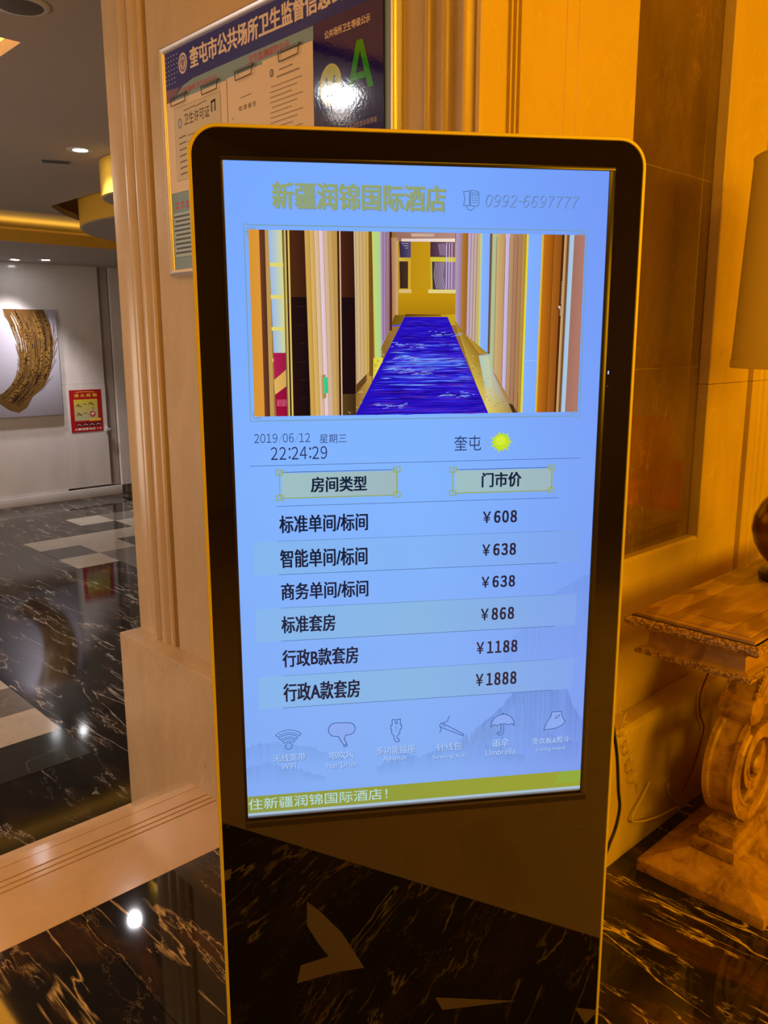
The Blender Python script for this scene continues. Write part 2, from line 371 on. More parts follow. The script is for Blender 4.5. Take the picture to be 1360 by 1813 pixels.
# steps down to the lobby, first one with three anti-slip grooves
st = root_struct('floor_steps')
prism('tread', [(1.8608, -0.4), (1.8608, 0.0), (2.077, 0.0), (2.077, -0.004), (2.083, -0.004), (2.083, 0.0), (2.101, 0.0), (2.101, -0.004), (2.107, -0.004), (2.107, 0.0),
                (2.126, 0.0), (2.126, -0.004), (2.132, -0.004), (2.132, 0.0), (2.188, 0.0), (2.188, -0.0025), (2.1905, -0.0025), (2.1905, 0.0), (2.222, -0.0), (2.222, -0.022), (2.205, -0.026), (2.205, -0.4)],
      -3.0, 1.25, M['cream_floor'], st, 'x', smooth=False)
for y0, y1, z in ((2.205, 2.455, -0.141), (2.438, 2.678, -0.266)):
    prism('tread', [(y0 + 0.0005, -0.4), (y0 + 0.0005, z), (y1 - 0.036, z), (y1 - 0.036, z - 0.0025), (y1 - 0.0335, z - 0.0025), (y1 - 0.0335, z), (y1, z), (y1, z - 0.022), (y1 - 0.017, z - 0.026), (y1 - 0.017, -0.4)],
          -3.0, 1.25, M['cream_floor'], st, 'x', smooth=False)
# lobby floor
lf = root_struct('floor_lobby')
LX = [-3.0, -1.4, -0.1, 1.42, 2.71, 4.15, 7.0]; LY = [2.662, 4.0, 5.3, 6.86, 8.42, 9.5]
for i in range(6):
    for j in range(5):
        box('marble_tile', LX[i] + 0.0006, LX[i + 1] - 0.0006, LY[j] + 0.0006, LY[j + 1] - 0.0006, -0.43, -0.4, M['marble_lobby'], lf)
box('joint_bed', -3, 7, 2.6, 9.5, -0.46, -0.431, M['groove'], lf)
def ftile(x0, x1, y0, y1, kind):
    box('mosaic_tile', x0 + 0.0006, x1 - 0.0006, y0 + 0.0006, y1 - 0.0006, -0.405, -0.3985, M[kind], lf)
cx = lambda c: 2.71 + 0.36 * c; ry = lambda r: 6.86 + 0.39 * r
cells = {(2, 3): 'tile_light', (3, 3): 'tile_grey', (4, 3): 'tile_light', (2, 2): 'tile_dark', (3, 2): 'tile_light', (4, 2): 'tile_light', (5, 2): 'tile_grey',
         (0, 1): 'tile_light', (1, 1): 'tile_light', (2, 1): 'tile_light', (3, 1): 'tile_light', (4, 1): 'tile_dark',
         (0, 0): 'tile_dark', (1, 0): 'tile_light', (2, 0): 'tile_dark', (3, 0): 'tile_light', (4, 0): 'tile_light',
         (0, -1): 'tile_light', (1, -1): 'tile_grey', (2, -1): 'tile_grey', (3, -1): 'tile_dark', (1, -2): 'tile_grey', (2, -2): 'tile_grey', (3, -2): 'tile_light',
         (1, -3): 'tile_dark', (2, -3): 'tile_dark', (3, -3): 'tile_grey', (1, -4): 'tile_dark', (2, -4): 'tile_dark', (0, -4): 'tile_light' , (1, -5): 'tile_light'}
cells.pop((0, -4))
for (c_, r_), kd in cells.items(): ftile(cx(c_), cx(c_ + 1), ry(r_), ry(r_ + 1), kd)
yy = [2.72, 3.05, 3.40, 3.73, 4.05, 4.40, 4.75]
kd = ['tile_light', 'tile_grey', 'tile_dark', 'tile_light', 'tile_grey', 'tile_light']
for j in range(6):
    x1 = 1.42
    for i in range(5):
        if j == 1 and i < 2 or j == 0 and i < 1: continue
        ftile(x1 - 0.65 * (i + 1), x1 - 0.65 * i, yy[j], yy[j + 1], kd[(j + (0 if i < 1 else 2 * i)) % 6] if j > 1 else 'tile_grey')

# pillar: face with the notice board (plane X=1.32) and its two fluted edges
def arc_rib(y0, y1, h, sgn=1, n=7):
    """half round rib between y0 and y1 rising h towards -X (returns (x,y) list)"""
    return [(1.32 - h * math.sin(math.pi * t / n), y0 + (y1 - y0) * t / n) for t in range(n + 1)]
W = [(1.40, 2.665), (1.335, 2.665), (1.32, 2.650)]
W += [(1.318, 2.60), (1.322, 2.578), (1.328, 2.560)]
W += arc_rib(2.556, 2.500, 0.012) + [(1.326, 2.497)] + arc_rib(2.494, 2.438, 0.012) + [(1.322, 2.434)] + arc_rib(2.430, 2.406, 0.006)
W += [(1.345, 2.402), (1.345, 2.384), (1.32, 2.380), (1.32, 1.285), (1.323, 1.268)]
W += arc_rib(1.265, 1.250, 0.007) + [(1.328, 1.247), (1.33, 1.222)] + arc_rib(1.220, 1.198, 0.010) + [(1.33, 1.195), (1.33, 1.168)] + arc_rib(1.165, 1.142, 0.012)
W += [(1.328, 1.138), (1.322, 1.130), (1.324, 1.123), (1.330, 1.1201), (1.334, 1.120), (1.34, 1.120), (1.40, 1.120)]
wl = root_struct('wall_left')
link('pillar_side', prism_me('pillar_side', W, 0.40, 3.0), M['cream'], wl, smooth=True, sharp=24)
bp = [(1.251, 1.052), (1.251, 2.678), (1.42, 2.678), (1.42, 1.052)]
me = prism_me('plinth', [(1.25, 1.05), (1.25, 2.675), (1.45, 2.675), (1.45, 1.05)], -0.4, 0.40)
link('plinth', bevel_me(me, 0.006), M['cream'], wl, smooth=True)
# wall behind the table (plane Y=1.12) with a recessed brown marble panel
wb = root_struct('wall_back')
def groove(x, wd=0.011, d=0.012): return [(x - wd / 2, 1.12), (x - wd / 2 + 0.002, 1.12 + d), (x + wd / 2 - 0.002, 1.12 + d), (x + wd / 2, 1.12)]
A = [(1.4005, 1.35), (1.4005, 1.12)]
A[1] = (1.4005, 1.12)
for gx in (1.408, 1.424, 1.440): A += groove(gx)
A += [(1.535, 1.12), (1.5355, 1.1215), (1.60, 1.1215), (1.6005, 1.120), (1.642, 1.120), (1.6425, 1.1185), (1.882, 1.1185), (1.89, 1.1265), (1.89, 1.35)]
prism('wall_pier', A, 0.385, 3.0, M['cream'], wb, smooth=False)
Bp = [(2.365, 1.35), (2.365, 1.1185), (2.3675, 1.116), (2.626, 1.116), (2.630, 1.140), (2.650, 1.140), (2.655, 1.112), (2.70, 1.112)]
x = 2.70
for k in range(3):
    Bp += [(x + 0.004, 1.125)] + [(x + 0.006 + 0.034 * t / 6, 1.122 - 0.014 * math.sin(math.pi * t / 6)) for t in range(7)]; x += 0.045
Bp += [(2.85, 1.12), (3.6, 1.12), (3.6, 1.35)]
for z0, z1 in ((0.385, 1.2785), (1.280, 3.0)):
    prism('wall_pier', Bp, z0, z1, M['cream'], wb, smooth=False)
prism('wall_rail', [(1.116, 0.385), (1.116, 0.820), (1.124, 0.828), (1.35, 0.828), (1.35, 0.385)], 1.8905, 2.3645, M['cream'], wb, 'x', smooth=False)
prism('wall_rail', [(1.116, 3.0), (1.116, 2.76), (1.124, 2.752), (1.35, 2.752), (1.35, 3.0)], 1.8905, 2.3645, M['cream'], wb, 'x', smooth=False)
for z0, z1 in ((0.8285, 1.329), (1.3305, 1.836), (1.8375, 2.751)):
    box('marble_panel', 1.8908, 2.3642, 1.148, 1.17, z0, z1, M['brown_marble'], wb)
box('joint_bed', 1.8908, 2.3642, 1.1492, 1.30, 0.83, 2.75, mat('pale_grout', (0.45, 0.33, 0.2), 0.7), wb)
box('wall_pier', 3.6015, 7.0, 1.12, 1.35, 0.385, 3.0, M['cream'], wb)
bb = struct(link('baseboard_back', prism_me('baseboard_back', [(1.05, 0.0005), (1.05, 0.365), (1.054, 0.378), (1.062, 0.3845), (1.12, 0.3845), (1.12, 0.0005)], 1.4505, 7.0, 'x'), M['cream'], smooth=False))

# lobby far wall with stone slabs, a pilaster and its plinth
wf = root_struct('wall_far')
def slab(x0, x1, z0, z1, mm='greige', y=9.5, d=0.05): box('wall_slab', x0 + 0.001, x1 - 0.001, y, y + d, z0 + 0.001, z1 - 0.001, M[mm], wf)
for x0, x1 in ((-3.0, -1.0), (-1.0, 1.0), (1.0, 2.9)):
    slab(x0, x1, -0.29, 0.944); slab(x0, x1, 0.944, 2.5)
slab(2.9, 3.94, -0.29, 0.944); slab(2.9, 4.47, 0.944, 2.5)
slab(3.94, 4.47, -0.27, 0.944, y=9.494)
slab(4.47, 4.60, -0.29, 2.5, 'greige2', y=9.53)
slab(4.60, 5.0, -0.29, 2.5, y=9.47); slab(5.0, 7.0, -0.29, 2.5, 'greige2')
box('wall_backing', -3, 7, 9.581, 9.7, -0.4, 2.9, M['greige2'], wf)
struct(box('baseboard_far', -3, 4.6, 9.478, 9.4995, -0.4, -0.292, M['greige'], bev=0.004))
struct(box('wall_lobby_right', 6.8, 7.0, 2.68, 9.45, -0.4, 2.9, M['greige']))
struct(box('wall_lobby_left', -3.2, -3.001, -5, 9.6, -0.4, 3.0, M['greige']))
struct(box('wall_front', -3.0, 7.0, -5.2, -5.001, 0, 3.0, M['cream']))
struct(box('wall_right', 7.001, 7.2, -5.0, 9.6, -0.4, 3.0, M['cream']))
struct(box('wall_stair', 1.456, 7.0, 2.45, 2.66, -0.4, 2.9, M['greige']))

# ceilings
ce = root_struct('ceiling')
box('ceiling_slab', -3, 7, -5, 2.66, 3.0, 3.1, M['ceiling_warm'], ce)
box('ceiling_drop', -3, 7, 2.66, 2.72, 2.475, 3.0, M['ceiling_warm'], ce)
cl = root_struct('ceiling_lobby')
cz0, cz1 = 2.47, 2.52
box('ceiling_slab', -3, 7, 2.66, 3.0, cz0, cz1, M['ceiling'], cl)
box('ceiling_slab', -3, 2.88, 3.0, 3.29, cz0, cz1, M['ceiling'], cl)
box('ceiling_slab', 1.32, 2.88, 3.29, 6.3, cz0, cz1, M['ceiling'], cl)
box('ceiling_slab', -3, -1.5, 3.29, 6.3, cz0, cz1, M['ceiling'], cl)
prism('ceiling_slab', [(-3, 6.3), (2.88, 6.3), (2.88, 6.86), (3.14, 7.23), (3.4, 7.5), (6.4, 7.5), (6.4, 3.0), (7, 3.0), (7, 8.3), (-3, 8.3)], cz0, cz1, M['ceiling'], cl, smooth=False)
box('coffer_top', -3, 2.9, 3.0, 6.5, 2.80, 2.85, M['ceiling_warm'], cl)
box('coffer_side', 1.50, 1.53, 3.29, 6.3, cz1, 2.80, M['ceiling_warm'], cl)
box('coffer_side', -1.6, 1.5, 3.10, 3.13, cz1, 2.80, M['ceiling_warm'], cl)
box('coffer_side', -1.6, 1.5, 6.45, 6.48, cz1, 2.80, M['ceiling_warm'], cl)
box('recess_top', 2.7, 7, 3.0, 7.7, 2.92, 2.96, M['ceiling'], cl)
box('recess_side', 2.74, 2.77, 3.0, 7.7, cz1, 2.92, M['ceiling_warm'], cl)
box('recess_side', 2.74, 7, 7.7, 7.73, cz1, 2.92, M['ceiling_warm'], cl)
box('ceiling_soffit', -3, 7, 7.62, 9.5, 2.262, 2.28, M['ceiling'], cl)
box('trough_back', -3, 7, 8.30, 8.33, 2.28, 2.52, M['ceiling_warm'], cl)
box('cove_lip', -3, 7, 7.60, 7.62, 2.262, 2.36, M['cove_glow'], cl)

# ================================================================== LOBBY FITTINGS
def downlight(x, y, z, label, power, r=0.055, spot=True, color=COOL, ang=85, dome=0.0):
    t = tag(empty('downlight', (x, y, z)), label, 'ceiling light')
    lathe('trim_ring', [(r + 0.002, -0.0035), (r + 0.012, -0.004), (r + 0.016, -0.0005), (r + 0.002, -0.0005)], M['white_trim'], t, n=32)
    lathe('lens', [(0.0, -0.0045 - dome), (r * 0.5, -0.0042 - dome * 0.85), (r * 0.85, -0.003 - dome * 0.45), (r, -0.001)], M['lamp_white'], t, n=28)
    if spot:
        d = bpy.data.lights.new('downlight_beam', 'SPOT'); d.energy = power; d.color = color; d.spot_size = math.radians(ang); d.spot_blend = 0.9; d.shadow_soft_size = 0.04
        o = bpy.data.objects.new('downlight_beam', d); COL.objects.link(o); o.parent = t; o.location = (0, 0, -0.03 - dome)
    return t
downlight(2.21, 4.80, 2.47, 'bright white round downlight in the lobby ceiling beside the dark slot vent', 75, 0.058, ang=120)
downlight(3.69, 9.02, 2.262, 'small white downlight in the lowered soffit, right one of two above the painting', 130, 0.06)
downlight(3.44, 9.20, 2.262, 'small white downlight in the lowered soffit, left one of two above the painting', 130, 0.06)
downlight(2.05, 6.0, 2.47, 'white downlight in the lobby ceiling, outside the picture, mirrored on the cream step', 55, 0.055, ang=120)
downlight(0.05, 2.96, 2.47, 'white downlight over the steps facing the notice board, seen as glints in the pillar', 3, 0.07, color=(1, 0.9, 0.85), ang=172, dome=0.05)
t = tag(empty('ceiling_speaker', (1.19, 2.945, 2.47)), 'round grey ceiling disc at the top left edge of the photo', 'ceiling speaker')
lathe('grille', [(0, -0.012), (0.05, -0.011), (0.075, -0.006)], M['vent'], t); lathe('rim', [(0.076, -0.007), (0.088, -0.004), (0.09, -0.0005), (0.076, -0.0005)], M['white_trim'], t)
t = tag(empty('ceiling_vent', (2.235, 5.20, 2.47), math.radians(-25)), 'thin dark slot vent in the lobby ceiling next to the bright downlight', 'vent')
box('vent_frame', -0.075, 0.075, -0.035, 0.035, -0.006, -0.0005, M['vent'], t)
for k in range(3): box('vent_slat', -0.065, 0.065, -0.024 + k * 0.018, -0.014 + k * 0.018, -0.009, -0.0061, M['black'], t)
def drum(x, y, z0, z1, r, label, led=20):
    t = tag(empty('ceiling_drum', (x, y, z0)), label, 'ceiling feature')
    h = z1 - z0
    lathe('drum_side', [(r - 0.012, 0.0), (r, 0.004), (r, h), (r - 0.012, h)], M['cove_glow'], t, n=72)
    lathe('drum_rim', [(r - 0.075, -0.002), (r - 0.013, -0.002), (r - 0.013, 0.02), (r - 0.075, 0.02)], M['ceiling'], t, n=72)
    lathe('drum_face', [(0.0, 0.006), (r - 0.076, 0.006), (r - 0.076, 0.015), (0, 0.015)], M['cove_glow2'], t, n=72)
    return t
M['cove_glow2'] = mat('drum_underside_paint', (0.34, 0.26, 0.16), 0.5)
drum(4.24, 6.16, 2.30, 2.90, 1.32, 'large round ceiling drum with yellow cove glow tinted on its side, the further and bigger of two beside the pillar')
drum(2.83, 4.83, 2.26, 2.468, 0.45, 'small round ceiling drum with yellow cove glow tinted on its side, nearer of two, half hidden by the pillar')
def pt(loc, p, color, r=0.05):
    d = bpy.data.lights.new('cove_bulb', 'POINT'); d.energy = p; d.color = color; d.shadow_soft_size = r
    o = bpy.data.objects.new('cove_bulb', d); COL.objects.link(o); o.location = loc
pt((3.3, 5.9, 2.7), 0.5, GOLD); pt((2.95, 6.2, 2.68), 1.0, GOLD)

# painting on the far wall (root at its lower middle)
t = tag(empty('painting', (3.32, 9.46, 0.605)), 'large pale canvas with one broad brown brush stroke, hanging on the lobby wall', 'painting')
box('canvas', -0.62, 0.615, 0.0, 0.039, 0, 1.165, M['canvas'], t, bev=0.003)
stp = [(3.358, 1.768), (3.582, 1.768), (3.80, 1.768), (3.858, 1.606), (3.882, 1.461), (3.865, 1.251), (3.812, 1.057), (3.734, 0.921), (3.603, 0.82), (3.529, 0.702), (3.436, 0.651), (3.344, 0.68), (3.257, 0.749), (3.19, 0.80), (3.16, 0.83), (3.267, 0.865), (3.35, 0.911), (3.436, 1.004), (3.488, 1.145), (3.495, 1.319), (3.469, 1.461), (3.427, 1.6)]
F = Flat(-0.0005, 3.32, 0.605)
F.poly(stp, rgb(92, 64, 28))
outer = [(3.80, 1.76), (3.855, 1.6), (3.875, 1.45), (3.86, 1.25), (3.80, 1.06), (3.72, 0.93), (3.60, 0.83), (3.50, 0.72)]
inner = [(3.37, 1.76), (3.44, 1.6), (3.48, 1.45), (3.50, 1.30), (3.49, 1.14), (3.44, 1.01), (3.35, 0.92), (3.25, 0.83)]
def along(f, s):
    i = min(int(s * 7), 6); u = s * 7 - i
    a = Vector(inner[i]).lerp(Vector(inner[i + 1]), u); b = Vector(outer[i]).lerp(Vector(outer[i + 1]), u); return a.lerp(b, f)
for k in range(150):
    f = random.random(); s0 = random.uniform(0, 0.9); s1 = min(1, s0 + random.uniform(0.06, 0.3))
    cc = random.choice([rgb(112, 80, 30), rgb(76, 50, 24), rgb(56, 36, 20), rgb(124, 92, 38), rgb(98, 70, 30)])
    F.line([tuple(along(f, s0 + (s1 - s0) * q / 4)) for q in range(5)], random.uniform(0.004, 0.016), cc)
for k in range(46):    # loose bristle marks on both edges
    s0 = random.uniform(0, 0.72); e = random.choice((0, 1)); a = along(e, s0); d = (along(e, min(1, s0 + 0.1)) - a).normalized()
    off = random.uniform(0.01, 0.05) * (1 if e else -0.5)
    p1 = a + d * random.uniform(0.07, 0.16); F.line([(a.x + off * 1.1, a.y), (p1.x + off * 0.3, p1.y)], 0.004, rgb(118, 88, 44))
for k in range(16):
    f = random.uniform(0.0, 0.25); s0 = random.uniform(0, 0.3); F.line([tuple(along(f, s0 + 0.12 * q / 2)) for q in range(3)], 0.004, rgb(190, 178, 165))
F.build('brush_stroke', M['sign'], t)
# fire hydrant sign
t = tag(empty('wall_sign', (4.22, 9.49, 0.383)), 'red fire hydrant sign with a yellow instruction panel on the lobby wall', 'sign')
box('sign_plate', -0.193, 0.193, 0.0, 0.003, 0, 0.49, mat('red_sign_plate', rgb(150, 14, 20), 0.4), t, bev=0.001)
F = Flat(-0.0003, 4.22, 0.383)
red = rgb(164, 16, 24); yel = rgb(214, 180, 50); wh = rgb(235, 225, 205); dk = rgb(50, 30, 25)
F.rect(4.03, 4.41, 0.386, 0.87, red)
F.text('消 火 栓 箱', 4.085, 4.36, 0.788, 0.828, yel, 0.03)
F.line([(4.11, 0.846), (4.20, 0.850), (4.33, 0.843)], 0.006, yel)
F.vgrad(4.075, 4.36, 0.515, 0.762, rgb(176, 168, 130), rgb(196, 176, 50))
for x0, z0 in ((4.10, 0.68), (4.25, 0.70), (4.10, 0.58)):
    for k in range(4): F.line([(x0 + 0.012 * k, z0 + 0.018 * (k % 2)), (x0 + 0.03 + 0.012 * k, z0 + 0.028 - 0.012 * k)], 0.007, dk)
F.line([(4.185, 0.705), (4.225, 0.705)], 0.006, dk); F.line([(4.185, 0.60), (4.225, 0.60)], 0.006, dk); F.line([(4.30, 0.67), (4.30, 0.64)], 0.006, dk)
F.disc(4.292, 0.588, 0.036, 0.034, rgb(170, 25, 30)); F.disc(4.292, 0.588, 0.022, 0.02, wh); F.line([(4.28, 0.60), (4.285, 0.575), (4.31, 0.58)], 0.008, rgb(170, 25, 30))
F.rect(4.25, 4.39, 0.508, 0.535, rgb(228, 190, 60))
for k in range(4):
    F.rect(4.09 + 0.078 * k, 4.155 + 0.078 * k, 0.447, 0.492, rgb(70, 20, 20)); F.line([(4.10 + 0.078 * k, 0.462), (4.12 + 0.078 * k, 0.478), (4.145 + 0.078 * k, 0.46)], 0.006, wh)
F.text('火警报警电话 119', 4.065, 4.39, 0.403, 0.432, wh, 0.02)
F.build('sign_print', M['sign'], t)
t = tag(box('door_pull', 4.435, 4.49, 9.455, 9.493, 0.375, 0.41, M['alu'], bev=0.004), 'small square metal pull on the stone cabinet door right of the red sign', 'handle')

# ================================================================== NOTICE BOARD ON THE PILLAR
# local x = 2.283 - Y ; root at the lower left corner of the board, face looks to -X
NB = empty('notice_board', (1.3195, 2.283, 1.592), math.radians(-90))
tag(NB, 'silver framed blue notice board with clipped papers on the stone pillar', 'notice board')
BW, BH = 0.955, 0.621
box('backboard', 0.008, BW - 0.008, -0.012, -0.0005, 0.008, BH - 0.008, M['white_trim'], NB)
def frame_bar(nm, a, b):  # mitred frame bar with a rounded section
    a = Vector(a); b = Vector(b); d = (b - a).normalized(); nrm = Vector((-d.y, d.x)); wd = 0.020
    sec = [(0.0, -0.001), (0.0, -0.014), (0.18, -0.020), (0.5, -0.023), (0.82, -0.020), (1.0, -0.014), (1.0, -0.001)]
    vs, fs = [], []
    for e, p in ((0, a), (1, b)):
        for f, y in sec:
            q = p + nrm * wd * f + d * wd * f * (1 if e == 0 else -1); vs.append((q.x, y, q.y))
    n = len(sec)
    fs = [(i, (i + 1) % n, n + (i + 1) % n, n + i) for i in range(n)] + [tuple(range(n)), tuple(range(n, 2 * n))]
    link(nm, mesh_pd(nm, vs, fs), M['alu'], NB, smooth=True)
cs = [(0, 0), (BW, 0), (BW, BH), (0, BH)]
for i in range(4): frame_bar('frame_bar', cs[i], cs[(i + 1) % 4])
def bx(Y): return 2.283 - Y
F = Flat(-0.0122, 0, 1.592)
blue = rgb(30, 28, 120); pale = rgb(126, 152, 160)
F.rect(bx(2.265), bx(1.348), 1.61, 2.196, pale)
# header band sweeping down at the left
F.poly([(bx(2.265), 2.196), (bx(2.265), 2.065), (bx(2.235), 2.045), (bx(2.215), 2.075), (bx(2.175), 2.094), (bx(2.12), 2.102), (bx(2.0), 2.103), (bx(1.348), 2.103), (bx(1.348), 2.196)], blue)
F.poly([(bx(2.265), 2.098), (bx(2.265), 2.068), (bx(2.235), 2.045), (bx(2.212), 2.078), (bx(2.19), 2.094)], rgb(120, 84, 110))  # reddish reflection painted onto the lower left of the band
for i in range(5):
    for j in range(7):
        if i > 3 and j > 4: continue
        F.disc(bx(2.258) + i * 0.015, 2.180 - j * 0.0115 - 0.0, 0.0028, 0.0022, rgb(170, 180, 215), 6, up=(i + j == 0))
F.disc(bx(2.168), 2.150, 0.0225, 0.0265, rgb(214, 196, 186)); F.disc(bx(2.168), 2.150, 0.0175, 0.021, rgb(110, 96, 130))
F.disc(bx(2.168), 2.150, 0.0135, 0.0165, rgb(206, 186, 178)); F.line([(bx(2.168), 2.136), (bx(2.168), 2.163)], 0.003, blue); F.line([(bx(2.177), 2.155), (bx(2.159), 2.155)], 0.003, blue); F.disc(bx(2.168), 2.149, 0.006, 0.007, rgb(120, 105, 140))
F.text('奎屯市公共场所卫生监督信息公示', bx(2.132), bx(1.45), 2.126, 2.180, rgb(226, 206, 186), 0.030)
rd = rgb(200, 60, 60)
F.text('公共场所卫生许可证', bx(2.188), bx(2.005), 2.073, 2.0885, rd, 0.01)
F.text('卫生监测报告公示', bx(1.858), bx(1.692), 2.0785, 2.097, rd, 0.01)
for k in range(4):
    xk = bx(2.242) + k * 0.028; F.line([(xk, 1.781), (xk + 0.018, 1.781)], 0.003, rd); F.line([(xk, 1.792), (xk + 0.018, 1.792)], 0.003, rd); F.line([(xk + 0.009, 1.777), (xk + 0.009, 1.796)], 0.003, rd)
F.rect(bx(2.258), bx(1.95), 1.645, 1.768, rgb(168, 188, 190)); F.frame(bx(2.258), bx(1.95), 1.645, 1.768, 0.0012, rgb(90, 120, 140))
for k in range(9): F.line([(bx(2.25 - 0.006 * (k % 3 == 1)), 1.757 - k * 0.0125), (bx(2.03 + 0.02 * (k % 2)), 1.757 - k * 0.0125)], 0.0055, rgb(58, 66, 78))
F.build('board_print', M['print'], NB)
# glossy grade plaque
F = Flat(-0.0165, 0, 1.592)
pb = box('grade_plaque', bx(1.598), bx(1.368), -0.0162, -0.0128, 1.80 - 1.592, 2.104 - 1.592, mat('blue_plaque_edge', blue, 0.2), NB)
F.rect(bx(1.597), bx(1.369), 1.801, 2.103, rgb(26, 18, 104))
F.text('公共场所卫生等级公示', bx(1.558), bx(1.408), 2.062, 2.079, rgb(225, 205, 185), 0.015)
gr = rgb(46, 150, 34)
F.poly([(bx(1.483), 1.935), (bx(1.466), 1.935), (bx(1.438), 2.024), (bx(1.432), 2.024), (bx(1.432), 2.035), (bx(1.452), 2.035)], gr)
F.poly([(bx(1.452), 2.035), (bx(1.432), 2.035), (bx(1.398), 1.935), (bx(1.416), 1.935), (bx(1.440), 2.010)], gr)
F.poly([(bx(1.468), 1.957), (bx(1.422), 1.957), (bx(1.426), 1.971), (bx(1.463), 1.971)], gr)
F.disc(bx(1.54), 1.965, 0.038, 0.044, rgb(196, 206, 120)); F.disc(bx(1.54), 1.965, 0.034, 0.040, rgb(176, 196, 110))
F.disc(bx(1.553), 1.975, 0.004, 0.008, rgb(30, 60, 20)); F.disc(bx(1.526), 1.975, 0.004, 0.008, rgb(30, 60, 20))
F.line([(bx(1.56), 1.953), (bx(1.55), 1.944), (bx(1.535), 1.942), (bx(1.522), 1.952)], 0.004, rgb(30, 60, 20))
F.text('本次检查动态等级', bx(1.478), bx(1.388), 1.862, 1.874, rgb(160, 150, 180), 0.01)
F.build('plaque_print', M['print_gloss'], pb)
def clip(Yc, z, wdt=0.075, h=0.022, tilt=0.05):
    x0 = bx(Yc) - wdt / 2; x1 = bx(Yc) + wdt / 2; z = z - 1.592
    o = tube('paper_clip', [(x0 - 0.002, -0.019, z), (x0 + 0.002, -0.020, z - h), (x1 - 0.004, -0.020, z - h + 0.002), (x1, -0.019, z + 0.001)], 0.0012, M['steel'], NB, 6, False)
    tube('clip_bar', [(x0 - 0.004, -0.0185, z), (x1 + 0.003, -0.0185, z + 0.001)], 0.0026, M['steel'], o, 6, False)
for Yc, z, wq in ((2.19, 2.071, 0.078), (2.03, 2.070, 0.078), (1.872, 2.072, 0.075), (1.687, 2.075, 0.078)): clip(Yc, z, wq)
def paper(Y0, Y1, z0, z1, label, draw, yoff=0.0135, curl=0.0):
    r = tag(empty('paper_sheet', (1.3195, Y0, z0), math.radians(-90)), label, 'paper', 'papers clipped to the notice board')
    w_ = Y0 - Y1; h = z1 - z0
    vs = []; fs = []; nx, nz = 8, 8
    for j in range(nz + 1):
        for i in range(nx + 1):
            a = i / nx; b = j / nz; vs.append((w_ * a, -yoff - curl * (1 - b) ** 2 * (1 - a), h * b - 0.4 * curl * (1 - b) * a))
    for j in range(nz):
        for i in range(nx): q = j * (nx + 1) + i; fs.append((q, q + 1, q + nx + 2, q + nx + 1))
    me = mesh_pd('sheet', vs, fs)
    sh = link('sheet', me, mat('paper_' + str(round(Y0, 2)), rgb(226, 205, 178), 0.6), r)
    so = sh.modifiers.new('s', 'SOLIDIFY'); so.thickness = 0.0006
    F = Flat(-yoff - 0.0007, 0, 0, 1e-5); draw(F, w_, h); F.build('sheet_print', M['paper'], r)
    return r
ink = rgb(70, 58, 48); lightink = rgb(150, 130, 108)
def d1(F, w_, h):
    F.rect(0.045, w_ - 0.03, 0.03, h - 0.02, rgb(206, 192, 165)); F.frame(0.045, w_ - 0.03, 0.03, h - 0.02, 0.0012, lightink)
    F.text('卫生许可证', 0.094, 0.225, h - 0.072, h - 0.042, ink, 0.01)
    F.disc(0.073, h - 0.063, 0.0105, 0.013, rgb(100, 110, 125)); F.disc(0.073, h - 0.063, 0.0075, 0.0095, rgb(180, 185, 190))
    F.line([(0.236, h - 0.06), (0.236, h - 0.038), (0.252, h - 0.036), (0.252, h - 0.06)], 0.006, ink)
    F.line([(0.095, h - 0.034), (0.15, h - 0.031), (0.16, h - 0.033), (0.21, h - 0.029)], 0.002, ink)
    for k in range(7):
        F.line([(0.065, h - 0.10 - k * 0.016), (0.10, h - 0.098 - k * 0.016)], 0.004, rgb(120, 104, 88)); F.line([(0.11, h - 0.10 - k * 0.016), (0.20, h - 0.098 - k * 0.016)], 0.003, lightink)
def d2(F, w_, h):
    F.text('检 测 报 告', 0.05, 0.125, h - 0.088, h - 0.076, rgb(120, 96, 74), 0.0); F.line([(0.06, h - 0.058), (0.105, h - 0.056)], 0.002, lightink); F.line([(0.02, h - 0.10), (0.025, h - 0.10)], 0.003, lightink)
def d3(F, w_, h):
    F.disc(0.038, h - 0.035, 0.007, 0.009, rgb(96, 96, 104)); F.disc(0.038, h - 0.035, 0.0045, 0.006, rgb(180, 160, 140))
    F.line([(0.07, h - 0.034), (0.12, h - 0.033)], 0.003, lightink); F.line([(0.06, h - 0.048), (0.145, h - 0.047)], 0.0035, lightink)
    for k in range(14): F.line([(0.03 + 0.006 * (k % 4 == 0), h - 0.066 - k * 0.0115), (0.155 - 0.02 * ((k * 7) % 3), h - 0.065 - k * 0.0115)], 0.0022, rgb(165, 142, 116))
paper(2.266, 1.958, 1.822, 2.063, 'hygiene licence certificate with a border, leftmost sheet clipped on the notice board', d1, 0.0135)
paper(1.955, 1.790, 1.815, 2.066, 'nearly blank report cover sheet, middle of the papers on the notice board', d2, 0.0135)
paper(1.798, 1.602, 1.815, 2.072, 'sheet of small typed lines, right of the blank cover sheet on the notice board', d3, 0.0150)

